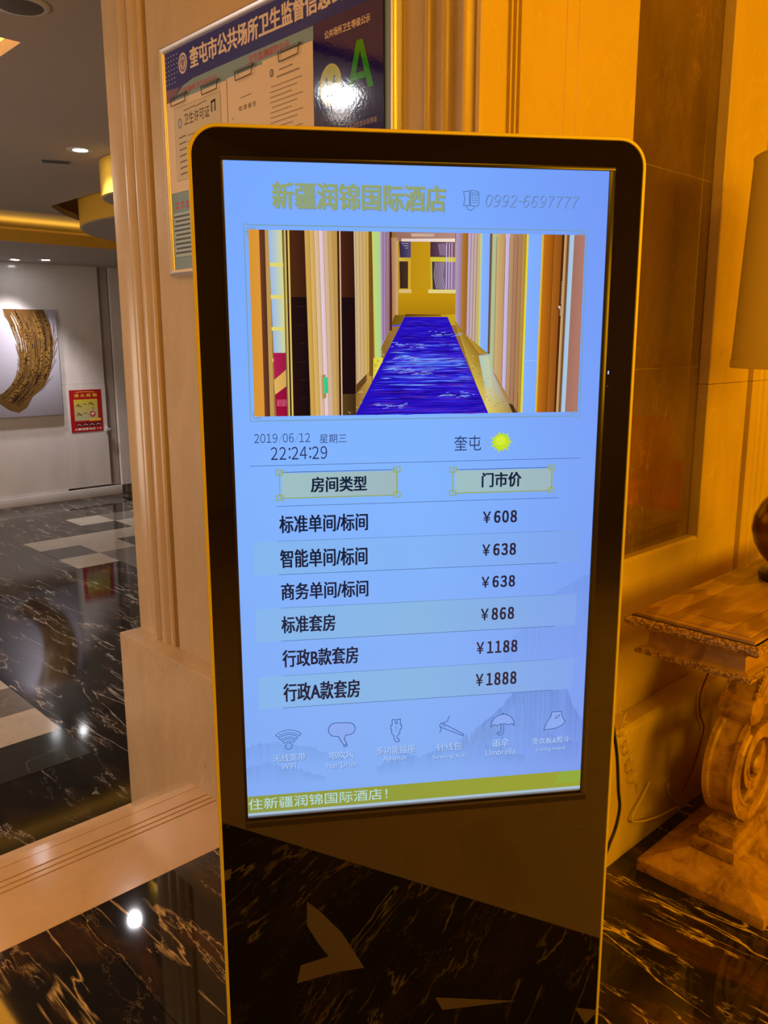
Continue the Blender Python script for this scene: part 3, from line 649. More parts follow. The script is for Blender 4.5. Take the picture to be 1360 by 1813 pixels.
# ================================================================== KIOSK
KX, KZ = 0.2675, 1.6355
wv = Vector((0.81951, -0.57307))
K = empty('information_kiosk', (0.64901 + wv.x * KX, 0.98793 + wv.y * KX, 0.0), -0.610242)
tag(K, 'tall black glass information kiosk with a gold rim and lit price screen', 'kiosk')
u0, u1, zt, zb = -0.0455 - KX, 0.5895 - KX, KZ + 0.0455, 0.022
def rrect(x0, x1, z0, z1, rt, rb, n=10):
    P = []
    for cx_, cz_, a0, r in ((x1 - rt, z1 - rt, 0, rt), (x0 + rt, z1 - rt, 90, rt), (x0 + rb, z0 + rb, 180, rb), (x1 - rb, z0 + rb, 270, rb)):
        for k in range(n + 1):
            a = math.radians(a0 + 90 * k / n); P.append((cx_ + r * math.cos(a), cz_ + r * math.sin(a)))
    return P
ro = rrect(u0, u1, zb, zt, 0.040, 0.012); ri = rrect(u0 + 0.0052, u1 - 0.0052, zb + 0.0052, zt - 0.0052, 0.0350, 0.008)
# gold rim as a ring with a rounded nose, 55 mm deep
n = len(ro); vs, fs = [], []
sect = [(ri, -0.0005, 0), (ri, -0.0022, 0.15), (ro, -0.0022, 0.85), (ro, -0.0002, 1), (ro, 0.0065, 1), (ro, 0.0075, 0.55), (ro, 0.0095, 0.55), (ro, 0.0105, 1), (ro, 0.050, 1), (ri, 0.050, 0)]
for _, y, f in sect:
    for (ax, az), (bx_, bz) in zip(ri, ro): vs.append((ax + (bx_ - ax) * f, y, az + (bz - az) * f))
for j in range(len(sect)):
    jj = (j + 1) % len(sect)
    for i in range(n): fs.append((j * n + i, j * n + (i + 1) % n, jj * n + (i + 1) % n, jj * n + i))
link('rim', mesh_pd('rim', vs, fs), M['gold'], K, smooth=True)
link('glass_front', prism_me('glass_front', ri, -0.0004, 0.006, 'y'), M['glass'], K)
link('housing', prism_me('housing', rrect(u0 + 0.02, u1 - 0.02, zb + 0.01, zt - 0.02, 0.03, 0.01), 0.0505, 0.085, 'y'), M['black'], K)
box('foot_plate', -0.36, 0.36, -0.16, 0.24, 0.0, 0.020, M['black'], K, bev=0.004)
# screen bezel
sx0, sx1, sz0, sz1 = -KX, 0.535 - KX, KZ - 0.952, KZ
def bez(nm, pts, y0=-0.0035): link(nm, prism_me(nm, pts, y0, -0.0006, 'y', 0.0008), M['bezel'], K, smooth=True)
bez('bezel_bar', [(sx0 - 0.004, sz1), (sx0 - 0.004, sz1 + 0.005), (sx1 + 0.0085, sz1 + 0.005), (sx1 + 0.0085, sz1)])
bez('bezel_bar', [(sx0 - 0.004, sz0 - 0.0045), (sx0 - 0.004, sz1 - 0.0002), (sx0, sz1 - 0.0002), (sx0, sz0 - 0.0045)])
bez('bezel_bar', [(sx1, sz0 - 0.0045), (sx1, sz1 - 0.0002), (sx1 + 0.0085, sz1 - 0.0002), (sx1 + 0.0085, sz0 - 0.0045)])
me = prism_me('bezel_bar', [(-0.0006, sz0 - 0.0175), (-0.0025, sz0 - 0.0178), (-0.0075, sz0 - 0.0145), (-0.0060, sz0 - 0.0072), (-0.0035, sz0 - 0.0048), (-0.0006, sz0 - 0.0047)], sx0 - 0.004, sx1 + 0.0085, 'x')
link('bezel_bar', me, M['bezel'], K, smooth=False)
F = Flat(-0.0008, KX, -KZ)
F.v = []; 
for (a, b, c_, d_, cc) in ((0.5475, 0.5495, -0.282, -0.277, rgb(190, 210, 235)), (0.5475, 0.5490, -0.301, -0.298, rgb(60, 70, 90)), (0.536, 0.5385, -1.020, -1.0185, rgb(70, 60, 40)), (0.5415, 0.544, -1.020, -1.0185, rgb(70, 60, 40))):
    led = Flat(-0.0008, KX, -KZ); led.rect(a, b, c_, d_, cc); led.build('sensor_dot', M['display'], K)

# ---- screen, drawn in metres from its upper left corner (x 0..0.535, z 0..-0.952)
F = Flat(-0.0010, KX, -KZ)
NXg, NZg = 10, 22
def bgcol(u, v):   # u 0..1 across, v 0..1 down : backlight colour of the picture's background
    top = (122, 171, 255); mid = (131, 181, 255); low = (130, 172, 243)
    if v < 0.45: t_ = v / 0.45; c_ = [top[i] * (1 - t_) + mid[i] * t_ for i in range(3)]
    else: t_ = (v - 0.45) / 0.55; c_ = [mid[i] * (1 - t_) + low[i] * t_ for i in range(3)]
    e = max(0, u - 0.55) / 0.45
    c_ = [c_[0] - 8 * e, c_[1] - 18 * e, c_[2] - 8 * e]
    e = max(0, 1 - u * 6) * 0.5; c_ = [c_[0] - 4 * e, c_[1] - 6 * e, c_[2]]
    return c_
bgc = bgcol
bgcol = lambda u, v: rgb(*bgc(u, v))
F.up()
for i in range(NXg):
    for j in range(NZg):
        a, b, c_, d_ = i / NXg, (i + 1) / NXg, j / NZg, (j + 1) / NZg
        F.poly([(a * 0.535, -d_ * 0.952), (b * 0.535, -d_ * 0.952), (b * 0.535, -c_ * 0.952), (a * 0.535, -c_ * 0.952)], [bgcol(a, d_), bgcol(b, d_), bgcol(b, c_), bgcol(a, c_)], False)
SCR = F.build('screen', M['display'], K)
def layer(k=1): return Flat(-0.0010 - 0.0004 * k, KX, -KZ, 4e-6)
# misty mountains of the wallpaper
mt1 = (118, 152, 218); mt2 = (126, 160, 226); mt3 = (132, 166, 228)
def mtn(pts, base_z, dk):
    global F
    F = layer(1); F.lay = mtn.k; mtn.k += 1
    P_ = []
    for (xa, za), (xb, zb2) in zip(pts[:-1], pts[1:]):
        for q_ in range(6):
            t_ = q_ / 6; P_.append((xa + (xb - xa) * t_, za + (zb2 - za) * t_ + random.uniform(-0.0028, 0.0028)))
    P_.append(pts[-1])
    for (xa, za), (xb, zb2) in zip(P_[:-1], P_[1:]):
        zm = base_z
        def cc(x, z, d): c0 = bgc(x / 0.535, -z / 0.952); return rgb(c0[0] - d, c0[1] - d, c0[2] - d * 1.2)
        d1 = dk * random.uniform(0.55, 1.15)
        F.poly([(xa, zm), (xb, zm), (xb, zb2), (xa, za)], [cc(xa, zm, 0), cc(xb, zm, 0), cc(xb, zb2, d1), cc(xa, za, d1)], False)
    F.build('mountain', M['display'], SCR)
mtn.k = 0
mtn([(0.40, -0.70), (0.43, -0.665), (0.455, -0.64), (0.48, -0.615), (0.505, -0.60), (0.535, -0.585)], -0.76, 8)
mtn([(0.36, -0.83), (0.40, -0.795), (0.425, -0.765), (0.44, -0.752), (0.455, -0.768), (0.475, -0.742), (0.50, -0.755), (0.515, -0.80), (0.535, -0.83)], -0.905, 20)
mtn([(0.375, -0.865), (0.40, -0.82), (0.425, -0.785), (0.445, -0.815), (0.47, -0.845), (0.50, -0.86), (0.53, -0.868)], -0.91, 13)
mtn([(0.20, -0.885), (0.24, -0.865), (0.27, -0.872), (0.30, -0.862), (0.34, -0.852), (0.38, -0.858), (0.42, -0.878), (0.44, -0.885)], -0.90, 14)
mtn([(0.0, -0.835), (0.03, -0.828), (0.07, -0.836), (0.10, -0.842), (0.13, -0.858), (0.15, -0.868)], -0.872, 11)
mtn([(0.0, -0.868), (0.03, -0.862), (0.07, -0.872), (0.09, -0.882), (0.12, -0.895)], -0.902, 13)
F = layer(1); F.lay = 9
for k in range(26):
    x0 = random.uniform(0.33, 0.40); zt_ = -0.845 + (x0 - 0.33) * 0.5 + random.uniform(-0.006, 0.004); F.poly([(x0 - 0.0035, zt_ - 0.02), (x0 + 0.0035, zt_ - 0.02), (x0, zt_)], rgb(118, 156, 222))
F.build('fir_trees', M['display'], SCR)['kind'] = 'stuff'
# heading
F = layer(2)
F.text('新疆润锦国际酒店', 0.064, 0.301, -0.0605, -0.0255, rgb(118, 148, 176), 0.012)
F.text('新疆润锦国际酒店', 0.0625, 0.2995, -0.0595, -0.0245, rgb(148, 164, 112), 0.021)
F.build('heading_text', M['display'], SCR)
F = layer(2); g = rgb(86, 118, 170); g2 = rgb(120, 158, 226)
F.digits('0992-6697777', 0.3565, 0.4905, -0.0515, -0.0345, g, 0.006, 0.22); F.digits('0992-6697777', 0.3558, 0.4898, -0.0508, -0.0338, g2, 0.0, 0.22)
ph = [(0.3245, -0.032), (0.333, -0.031), (0.3335, -0.050), (0.325, -0.0505), (0.3265, -0.041)]
F.line(ph, 0.0011, g, True); F.line([(0.3345, -0.030), (0.344, -0.031), (0.3465, -0.034), (0.3465, -0.048), (0.345, -0.0505), (0.3345, -0.050)], 0.0011, g, True)
F.line([(0.3295, -0.0515), (0.331, -0.055), (0.336, -0.0565), (0.340, -0.053), (0.340, -0.0515)], 0.0011, g)
F.frame(0.3368, 0.3445, -0.0365, -0.0335, 0.0009, g)
for i in range(3):
    for j in range(3): F.disc(0.3378 + i * 0.0028, -0.040 - j * 0.003, 0.0009, 0.0009, g, 8, up=False)
F.build('phone_text', M['display'], SCR)
# frame with fretwork corners
F = layer(2); fc = rgb(118, 158, 176)
def fret(x, z, sx, sz, s=0.0105, c=fc, wd=0.0011):
    F.line([(x - sx * s * 0.4, z - sz * s * 0.5), (x - sx * s * 0.4, z + sz * s * 0.45), (x + sx * s * 0.55, z + sz * s * 0.45), (x + sx * s * 0.55, z - sz * s * 0.5)], wd, c, True)
    F.line([(x, z - sz * s), (x, z), (x + sx * s, z)], wd, c); F.line([(x + sx * s * 0.1, z - sz * s * 0.9), (x + sx * s * 0.95, z - sz * s * 0.9), (x + sx * s * 0.95, z - sz * s * 0.1)], wd, c)
a0, a1, b0, b1 = 0.0245, 0.506, -0.3425, -0.0805
F.line([(a0 + 0.012, b1), (a1 - 0.012, b1)], 0.0014, fc); F.line([(a0 + 0.012, b0), (a1 - 0.012, b0)], 0.0014, fc)
F.line([(a0, b0 + 0.012), (a0, b1 - 0.012)], 0.0014, fc); F.line([(a1, b0 + 0.012), (a1, b1 - 0.012)], 0.0014, fc)
for (x, z, sx, sz) in ((a0 + 0.004, b1 - 0.004, 1, 1), (a1 - 0.004, b1 - 0.004, -1, 1), (a0 + 0.004, b0 + 0.004, 1, -1), (a1 - 0.004, b0 + 0.004, -1, -1)): fret(x, z, sx, sz)
F.build('photo_frame', M['display'], SCR)
# ---- corridor photograph shown on the screen; px/pz: fractions of the picture, z down
F = layer(3); PX0, PX1, PZ0, PZ1 = 0.0300, 0.5025, -0.0865, -0.3362
def q(u, v): return (PX0 + (PX1 - PX0) * u, PZ0 + (PZ1 - PZ0) * v)
def quad(pts, c1, c2=None, vert=False):
    P_ = [q(*p) for p in pts]   # order: top-left, top-right, bottom-right, bottom-left
    if c2 is None: F.poly(P_, rgb(*c1))
    elif vert: F.poly(P_, [rgb(*c1), rgb(*c1), rgb(*c2), rgb(*c2)])
    else: F.poly(P_, [rgb(*c1), rgb(*c2), rgb(*c2), rgb(*c1)])
def strip(x0, x1, c1, c2=None, v0=0, v1=1, dx=0.0): quad([(x0, v0), (x1, v0), (x1 + dx, v1), (x0 + dx, v1)], c1, c2)
quad([(0, 0), (1, 0), (1, 1), (0, 1)], (150, 110, 50))
# left wall strips
strip(0.0, 0.036, (214, 148, 48), (222, 150, 60)); strip(0.030, 0.048, (110, 60, 36), (70, 40, 30)); strip(0.046, 0.058, (190, 150, 80))
quad([(0.056, 0), (0.094, 0), (0.098, 0.66), (0.062, 0.66)], (150, 186, 236), (214, 214, 140))
for k in range(4): quad([(0.058, 0.17 * (k + 1)), (0.098, 0.17 * (k + 1)), (0.098, 0.17 * (k + 1) + 0.02), (0.058, 0.17 * (k + 1) + 0.02)], (226, 214, 110))
quad([(0.060, 0.65), (0.10, 0.65), (0.102, 0.73), (0.062, 0.80)], (176, 30, 78), (150, 24, 60)); quad([(0.060, 0.80), (0.104, 0.73), (0.108, 0.82), (0.062, 0.88)], (224, 178, 96), (206, 158, 82))
quad([(0.062, 0.88), (0.106, 0.82), (0.108, 1), (0.064, 1)], (160, 16, 60), (140, 10, 50)); F.text('诚信服务', *[q(0.066, 0)[0], q(0.100, 0)[0], q(0, 0.945)[1], q(0, 0.905)[1]], rgb(206, 90, 120), 0.01)
strip(0.096, 0.106, (60, 34, 20), (240, 214, 110)); strip(0.105, 0.112, (50, 30, 20)); strip(0.110, 0.116, (222, 190, 100), None)
strip(0.115, 0.165, (74, 40, 18), (60, 28, 16), 0, 0.35); strip(0.115, 0.165, (34, 16, 16), (20, 10, 14), 0.35, 1)
for k in range(9): F.line([q(0.13 + 0.004 * (k % 3), 0.1 + k * 0.1), q(0.155, 0.1 + k * 0.1)], 0.0006, rgb(56, 34, 26))
quad([(0.158, 0), (0.252, 0), (0.262, 1), (0.168, 1)], (206, 160, 78), (214, 170, 128))
for k in range(7):
    cA = [(212, 168, 84), (220, 180, 104), (226, 192, 156), (232, 206, 214), (218, 184, 150), (206, 168, 104), (196, 152, 84)][k]
    quad([(0.158 + k * 0.0134, 0), (0.158 + (k + 1) * 0.0134, 0), (0.166 + (k + 1) * 0.0137, 1), (0.166 + k * 0.0137, 1)], cA, tuple(max(0, x - 14) for x in cA))
    quad([(0.158 + k * 0.0134, 0), (0.1592 + k * 0.0134, 0), (0.1672 + k * 0.0137, 1), (0.166 + k * 0.0137, 1)], (164, 120, 62))
quad([(0.2, 0.775), (0.212, 0.77), (0.213, 0.90), (0.201, 0.91)], (196, 158, 92), (150, 120, 60)); quad([(0.207, 0.785), (0.218, 0.785), (0.219, 0.875), (0.208, 0.875)], (50, 214, 150), (40, 190, 140))
strip(0.252, 0.258, (60, 28, 22)); strip(0.258, 0.263, (210, 180, 140)); strip(0.262, 0.302, (70, 34, 18), (48, 22, 16), 0, 0.35); strip(0.262, 0.302, (28, 12, 14), (20, 8, 12), 0.35, 0.88); strip(0.262, 0.302, (86, 62, 28), (60, 40, 20), 0.88, 1)
quad([(0.30, 0), (0.345, 0), (0.345, 0.76), (0.305, 0.83)], (206, 176, 140), (204, 170, 78)); 
for k in range(4): quad([(0.305 + k * 0.01, 0), (0.3065 + k * 0.01, 0), (0.309 + k * 0.01, 0.80 - k * 0.015), (0.3075 + k * 0.01, 0.81 - k * 0.015)], (168, 132, 80))
quad([(0.303, 0.83), (0.345, 0.75), (0.356, 0.88), (0.31, 1.0)], (150, 110, 56), (190, 150, 60)); quad([(0.303, 0.83), (0.335, 0.77), (0.335, 0.81), (0.303, 0.88)], (96, 66, 34))
strip(0.343, 0.355, (130, 88, 30), (110, 70, 30), 0, 0.78); quad([(0.353, 0), (0.380, 0), (0.380, 0.68), (0.36, 0.68)], (196, 214, 100), (170, 206, 150)); quad([(0.356, 0.68), (0.385, 0.68), (0.372, 0.84), (0.352, 0.94)], (214, 206, 70), (236, 216, 60))
quad([(0.378, 0), (0.412, 0), (0.405, 0.55), (0.380, 0.62)], (170, 150, 206), (150, 108, 100)); 
for k in range(3): quad([(0.384 + k * 0.009, 0), (0.387 + k * 0.009, 0), (0.387 + k * 0.008, 0.58 - 0.02 * k), (0.384 + k * 0.008, 0.59 - 0.02 * k)], (150, 104, 110))
quad([(0.380, 0.62), (0.405, 0.53), (0.412, 0.60), (0.395, 0.68), (0.380, 0.68)][:4], (134, 98, 40), (150, 110, 50)); strip(0.405, 0.412, (66, 36, 30), None, 0, 0.53)
quad([(0.410, 0.03), (0.432, 0.03), (0.432, 0.50), (0.414, 0.50)], (180, 124, 84), (196, 150, 110)); quad([(0.415, 0.04), (0.432, 0.05), (0.430, 0.48), (0.418, 0.49)], (176, 130, 96), (206, 170, 120))
# end of the corridor
quad([(0.43, 0.05), (0.605, 0.05), (0.605, 0.46), (0.43, 0.46)], (184, 138, 22), (206, 156, 18)); quad([(0.43, 0.32), (0.605, 0.32), (0.605, 0.46), (0.43, 0.46)], (196, 146, 16), (170, 124, 14), True)
quad([(0.42, 0), (0.60, 0), (0.60, 0.035), (0.43, 0.045)], (150, 108, 92), (180, 138, 126)); quad([(0.44, 0.035), (0.60, 0.03), (0.60, 0.048), (0.44, 0.05)], (226, 206, 196), (240, 220, 210)); quad([(0.468, 0.006), (0.54, 0.006), (0.535, 0.022), (0.47, 0.024)], (206, 170, 150), (196, 166, 150))
quad([(0.433, 0.05), (0.468, 0.05), (0.468, 0.135), (0.436, 0.135)], (48, 36, 70), (84, 74, 110)); quad([(0.432, 0.135), (0.468, 0.135), (0.468, 0.155), (0.432, 0.155)], (214, 180, 70), (196, 160, 50)); quad([(0.434, 0.155), (0.460, 0.155), (0.460, 0.30), (0.436, 0.30)], (52, 34, 26), (66, 46, 34)); quad([(0.460, 0.15), (0.467, 0.15), (0.467, 0.31), (0.460, 0.31)], (214, 170, 50)); quad([(0.432, 0.305), (0.470, 0.305), (0.470, 0.325), (0.432, 0.325)], (216, 186, 120))
quad([(0.526, 0.05), (0.60, 0.05), (0.60, 0.13), (0.526, 0.13)], (70, 44, 60), (120, 84, 110)); quad([(0.526, 0.13), (0.602, 0.13), (0.602, 0.155), (0.526, 0.155)], (210, 196, 60)); quad([(0.530, 0.155), (0.602, 0.155), (0.602, 0.305), (0.534, 0.305)], (60, 40, 44), (150, 120, 160)); quad([(0.521, 0.305), (0.604, 0.305), (0.604, 0.325), (0.521, 0.325)], (226, 210, 130)); quad([(0.526, 0.15), (0.531, 0.15), (0.534, 0.305), (0.529, 0.305)], (200, 186, 60))
for k in range(6): F.line([q(0.542 + k * 0.005, 0.16), q(0.538 + k * 0.005, 0.23), q(0.546 + k * 0.005, 0.30)], 0.0007, rgb(190, 178, 200)); F.line([q(0.55 + k * 0.004, 0.06), q(0.556 + k * 0.004, 0.12)], 0.0006, rgb(190, 160, 190))
for k in range(3): F.line([q(0.575 + k * 0.008, 0.055), q(0.575 + k * 0.008, 0.30)], 0.0012, rgb(206, 190, 226)); F.line([q(0.44 + 0.006 * k, 0.06 + 0.012 * k), q(0.46, 0.06 + 0.012 * k)], 0.0006, rgb(190, 180, 210))
quad([(0.42, 0.445), (0.62, 0.44), (0.64, 0.50), (0.41, 0.50)], (110, 80, 16), (206, 170, 30)); quad([(0.452, 0.440), (0.56, 0.440), (0.56, 0.452), (0.452, 0.452)], (84, 54, 14), (150, 100, 20))
# right wall
quad([(0.603, 0), (0.625, 0), (0.622, 0.53), (0.604, 0.47)], (176, 154, 190), (150, 120, 140)); quad([(0.622, 0), (0.642, 0), (0.640, 0.54), (0.622, 0.54)], (176, 118, 40), (150, 96, 34)); quad([(0.640, 0), (0.682, 0), (0.675, 0.65), (0.639, 0.55)], (190, 166, 206), (200, 178, 84))
for k in range(3): quad([(0.648 + k * 0.009, 0), (0.650 + k * 0.009, 0), (0.648 + k * 0.009, 0.58 + 0.02 * k), (0.646 + k * 0.009, 0.575 + 0.02 * k)], (150, 112, 118))
strip(0.676, 0.684, (206, 206, 90), (150, 190, 236), 0, 0.66); strip(0.683, 0.708, (134, 178, 248), (128, 170, 250), 0, 0.66); strip(0.706, 0.714, (70, 46, 30), (150, 120, 90), 0, 0.66); quad([(0.676, 0.655), (0.712, 0.655), (0.712, 0.668), (0.676, 0.668)], (50, 36, 30))
quad([(0.60, 0.50), (0.622, 0.53), (0.676, 0.66), (0.714, 0.67), (0.86, 1.0), (0.715, 1.0)][:4], (150, 116, 30), (190, 150, 50))
F.poly([q(0.60, 0.47), q(0.622, 0.52), q(0.68, 0.66), q(0.714, 0.66), q(0.80, 1.0), q(0.705, 1.0)], [rgb(170, 130, 24), rgb(150, 110, 30), rgb(150, 110, 40), rgb(170, 190, 210), rgb(150, 112, 58), rgb(226, 206, 90)])
quad([(0.678, 0.67), (0.708, 0.67), (0.722, 0.85), (0.70, 0.85)], (176, 196, 196), (196, 206, 150))
quad([(0.714, 0.70), (0.722, 0.70), (0.86, 1.0), (0.79, 1.0)], (60, 40, 16), (120, 88, 40)); quad([(0.722, 0.76), (0.74, 0.79), (0.80, 0.96), (0.77, 0.94)], (176, 140, 90), (140, 100, 60))
# right panelled wall
cols = [(184, 196, 150), (206, 176, 120), (202, 160, 110), (206, 190, 230), (190, 150, 110), (176, 130, 100), (178, 134, 92), (184, 146, 74)]
for k in range(8):
    x0 = 0.714 + k * 0.0132; zb_ = 0.72 + k * 0.04
    quad([(x0, 0), (x0 + 0.0135, 0), (x0 + 0.0125 - 0.0003 * k, min(1, zb_ + 0.04)), (x0 - 0.0008, min(1, zb_))], cols[k], tuple(max(0, x_ - 16) for x_ in cols[k]))
    if k in (1, 3, 4, 5, 6): F.line([q(x0, 0.02), q(x0 - 0.0008, zb_)], 0.0006, rgb(120, 84, 66))
strip(0.8185, 0.826, (226, 214, 30), (226, 220, 60), 0, 1, -0.004); strip(0.824, 0.872, (130, 176, 252), (126, 170, 252), 0, 1, -0.003); F.line([q(0.824, 0.70), q(0.868, 0.70)], 0.0006, rgb(170, 200, 250))
strip(0.866, 0.874, (224, 196, 60), (210, 140, 30), 0, 1, -0.004); strip(0.872, 0.905, (190, 110, 22), (146, 78, 14), 0, 1, -0.004); strip(0.903, 0.930, (166, 96, 28), (140, 76, 22), 0, 1, -0.004); strip(0.928, 0.938, (84, 40, 14), (60, 26, 12), 0, 1, -0.005)
strip(0.902, 0.9035, (90, 46, 10), None, 0, 1, -0.004); strip(0.936, 0.946, (214, 176, 120), (150, 110, 60), 0, 1, -0.006); strip(0.945, 0.953, (86, 48, 20), (150, 110, 70), 0, 1, -0.006); strip(0.952, 0.966, (160, 190, 240), (176, 206, 210), 0, 1, -0.006); quad([(0.966, 0), (1.0, 0), (0.998, 1), (0.959, 1)], (160, 112, 100), (176, 122, 104))
for k in range(10): F.disc(q(0.9325, 0.26 + k * 0.013)[0], q(0, 0.26 + k * 0.013)[1], 0.0006, 0.0008, rgb(190, 170, 160), 6)
F.disc(*q(0.9275, 0.40), 0.0022, 0.0022, rgb(226, 206, 190), 10); F.disc(*q(0.924, 0.405), 0.0016, 0.0012, rgb(60, 30, 20), 8); F.line([q(0.931, 0.40), q(0.931, 0.445)], 0.001, rgb(190, 160, 130))
# carpet runner
def cl_(v):  # left edge, right edge at depth v
    t_ = (v - 0.455) / 0.545; return 0.450 + (0.300 - 0.450) * t_ ** 1.0, 0.580 + (0.712 - 0.580) * t_ ** 1.0
F.poly([q(cl_(0.455)[0], 0.455), q(cl_(0.455)[1], 0.455), q(cl_(1)[1], 1), q(cl_(1)[0], 1)], rgb(34, 14, 186))
F.line([q(0.414, 0.505), q(0.437, 0.50)], 0.0018, rgb(80, 70, 220))
for k in range(1100):
    v = 0.458 + 0.54 * (random.random() ** 0.8); l, r_ = cl_(v); ln = random.uniform(0.12, 0.6) * (r_ - l); c0 = random.uniform(l, r_ - ln * 0.3); c1_ = min(c0 + ln, r_)
    light = math.exp(-((v - 0.71) / 0.05) ** 2) * 1.15 + 0.35 * math.exp(-((v - 0.61) / 0.02) ** 2) + 0.5 * math.exp(-((v - 0.80) / 0.03) ** 2)
    if c0 > (l + r_) / 2: light *= 0.6
    rr = random.random()
    if rr < light * 0.75: cc = random.choice([(84, 130, 240), (64, 96, 236), (120, 160, 246), (110, 116, 232), (60, 60, 226), (96, 110, 236)])
    elif rr < 0.6: cc = random.choice([(30, 10, 170), (20, 6, 130), (44, 22, 206), (34, 14, 190), (24, 8, 160)])
    else: cc = random.choice([(66, 26, 196), (84, 40, 176), (36, 26, 214), (24, 10, 150), (60, 50, 222)])
    hh = 0.0010 + 0.0035 * (v - 0.455); F.poly([q(c0, v), q((c0 + c1_) / 2, v - hh * 1.6), q(c1_, v), q((c0 + c1_) / 2, v + hh * 1.6)], rgb(*cc))
for k in range(110):
    v, mu = random.choice([(0.69, 0.44), (0.765, 0.47), (0.75, 0.42), (0.61, 0.45), (0.90, 0.62), (0.885, 0.60), (0.55, 0.56), (0.95, 0.40)]); v += random.uniform(-0.014, 0.014); u_ = mu + random.uniform(-0.05, 0.05)
    F.line([q(u_, v), q(u_ + random.uniform(0.006, 0.022), v - random.uniform(0, 0.004))], 0.0005, rgb(150, 180, 236))
for k in range(60):      # marble flecks of the floor on both sides
    side = random.random() < 0.55; v = random.uniform(0.62, 0.99); l, r_ = cl_(v)
    u_ = r_ + random.uniform(0.004, 0.07) * (v - 0.4) * 1.6 if side else l - random.uniform(0.004, 0.03)
    F.line([q(u_, v), q(u_ + 0.006, v + random.uniform(-0.006, 0.008))], 0.0005, rgb(*random.choice([(110, 80, 30), (226, 206, 140), (150, 116, 60)])))
F.build('corridor_picture', M['display'], SCR)
# date row
F = layer(2); ink1 = rgb(52, 74, 130)
F.digits('2019/06/12', 0.0285, 0.107, -0.3735, -0.3605, ink1); F.text('星期三', 0.1205, 0.159, -0.3755, -0.3625, ink1, 0.0); F.digits('22:24:29', 0.051, 0.131, -0.398, -0.3795, rgb(34, 46, 96))
F.text('奎屯', 0.3165, 0.357, -0.3905, -0.3685, rgb(40, 56, 106), 0.0)
F.line([(0.021, -0.406), (0.511, -0.4055)], 0.0007, rgb(60, 90, 150))
F.build('date_text', M['display'], SCR)
F = layer(2)
sp = []
for k in range(28):
    r_ = 0.018 if k % 2 == 0 else 0.0125
    if k % 4 == 2: r_ = 0.0155
    a = 2 * math.pi * k / 28; sp.append((0.3875 + r_ * math.cos(a), -0.379 + r_ * 0.92 * math.sin(a)))
F.poly(sp, rgb(176, 214, 90)); F.disc(0.3875, -0.379, 0.0115, 0.0108, rgb(196, 226, 40)); F.disc(0.3865, -0.377, 0.0075, 0.007, rgb(214, 236, 60))
F.build('sun_icon', M['display'], SCR)
# header cells
def header(x0, x1, z0, z1, txt, tx0, tx1):
    global F
    F = layer(2); gc = rgb(150, 168, 60)
    F.hgrad(x0 + 0.008, x1 - 0.003, z0 + 0.004, z1 - 0.005, rgb(158, 192, 196), rgb(158, 182, 190))
    F.line([(x0 + 0.009, z1 - 0.0035), (x1 - 0.009, z1 - 0.0035)], 0.0009, rgb(50, 84, 150)); F.line([(x0 + 0.009, z0 + 0.003), (x1 - 0.009, z0 + 0.003)], 0.0015, gc)
    F.line([(x0 + 0.0045, z0 + 0.008), (x0 + 0.0045, z1 - 0.008)], 0.0013, gc); F.line([(x1 - 0.0045, z0 + 0.008), (x1 - 0.0045, z1 - 0.008)], 0.0017, gc)
    for (x, sx) in ((x0, 1), (x1, -1)):
        for (z, sz) in ((z0, 1), (z1, -1)):
            F.line([(x, z), (x + sx * 0.0095, z), (x + sx * 0.0095, z + sz * 0.007), (x, z + sz * 0.007)], 0.0013, gc, True); F.line([(x + sx * 0.005, z + sz * 0.0095), (x + sx * 0.005, z + sz * 0.003), (x + sx * 0.0125, z + sz * 0.003)], 0.0012, gc)
    F.text(txt, tx0, tx1, -0.4465, -0.4235, rgb(20, 34, 62), 0.026)
    F.build('column_heading', M['display'], SCR)
header(0.0575, 0.2365, -0.4565, -0.4125, '房间类型', 0.1065, 0.188); header(0.3105, 0.4715, -0.4565, -0.4150, '门市价', 0.359, 0.420)
rows = [('标准单间/标间', 0.060, 0.189, '￥608', 0.362, 0.415), ('智能单间/标间', 0.060, 0.188, '￥638', 0.362, 0.415), ('商务单间/标间', 0.060, 0.189, '￥638', 0.362, 0.415),
        ('标准套房', 0.059, 0.139, '￥868', 0.362, 0.415), ('行政B款套房', 0.059, 0.173, '￥1188', 0.356, 0.422), ('行政A款套房', 0.059, 0.175, '￥1888', 0.356, 0.422)]
lines = [-0.465, -0.5165, -0.5665, -0.6175, -0.6685, -0.7235, -0.7745]
tz = [(-0.505, -0.4785), (-0.557, -0.529), (-0.606, -0.5795), (-0.657, -0.630), (-0.7105, -0.6825), (-0.7655, -0.7355)]
pz = [(-0.501, -0.4815), (-0.5515, -0.532), (-0.6015, -0.5825), (-0.6535, -0.633), (-0.7075, -0.6865), (-0.7605, -0.7385)]
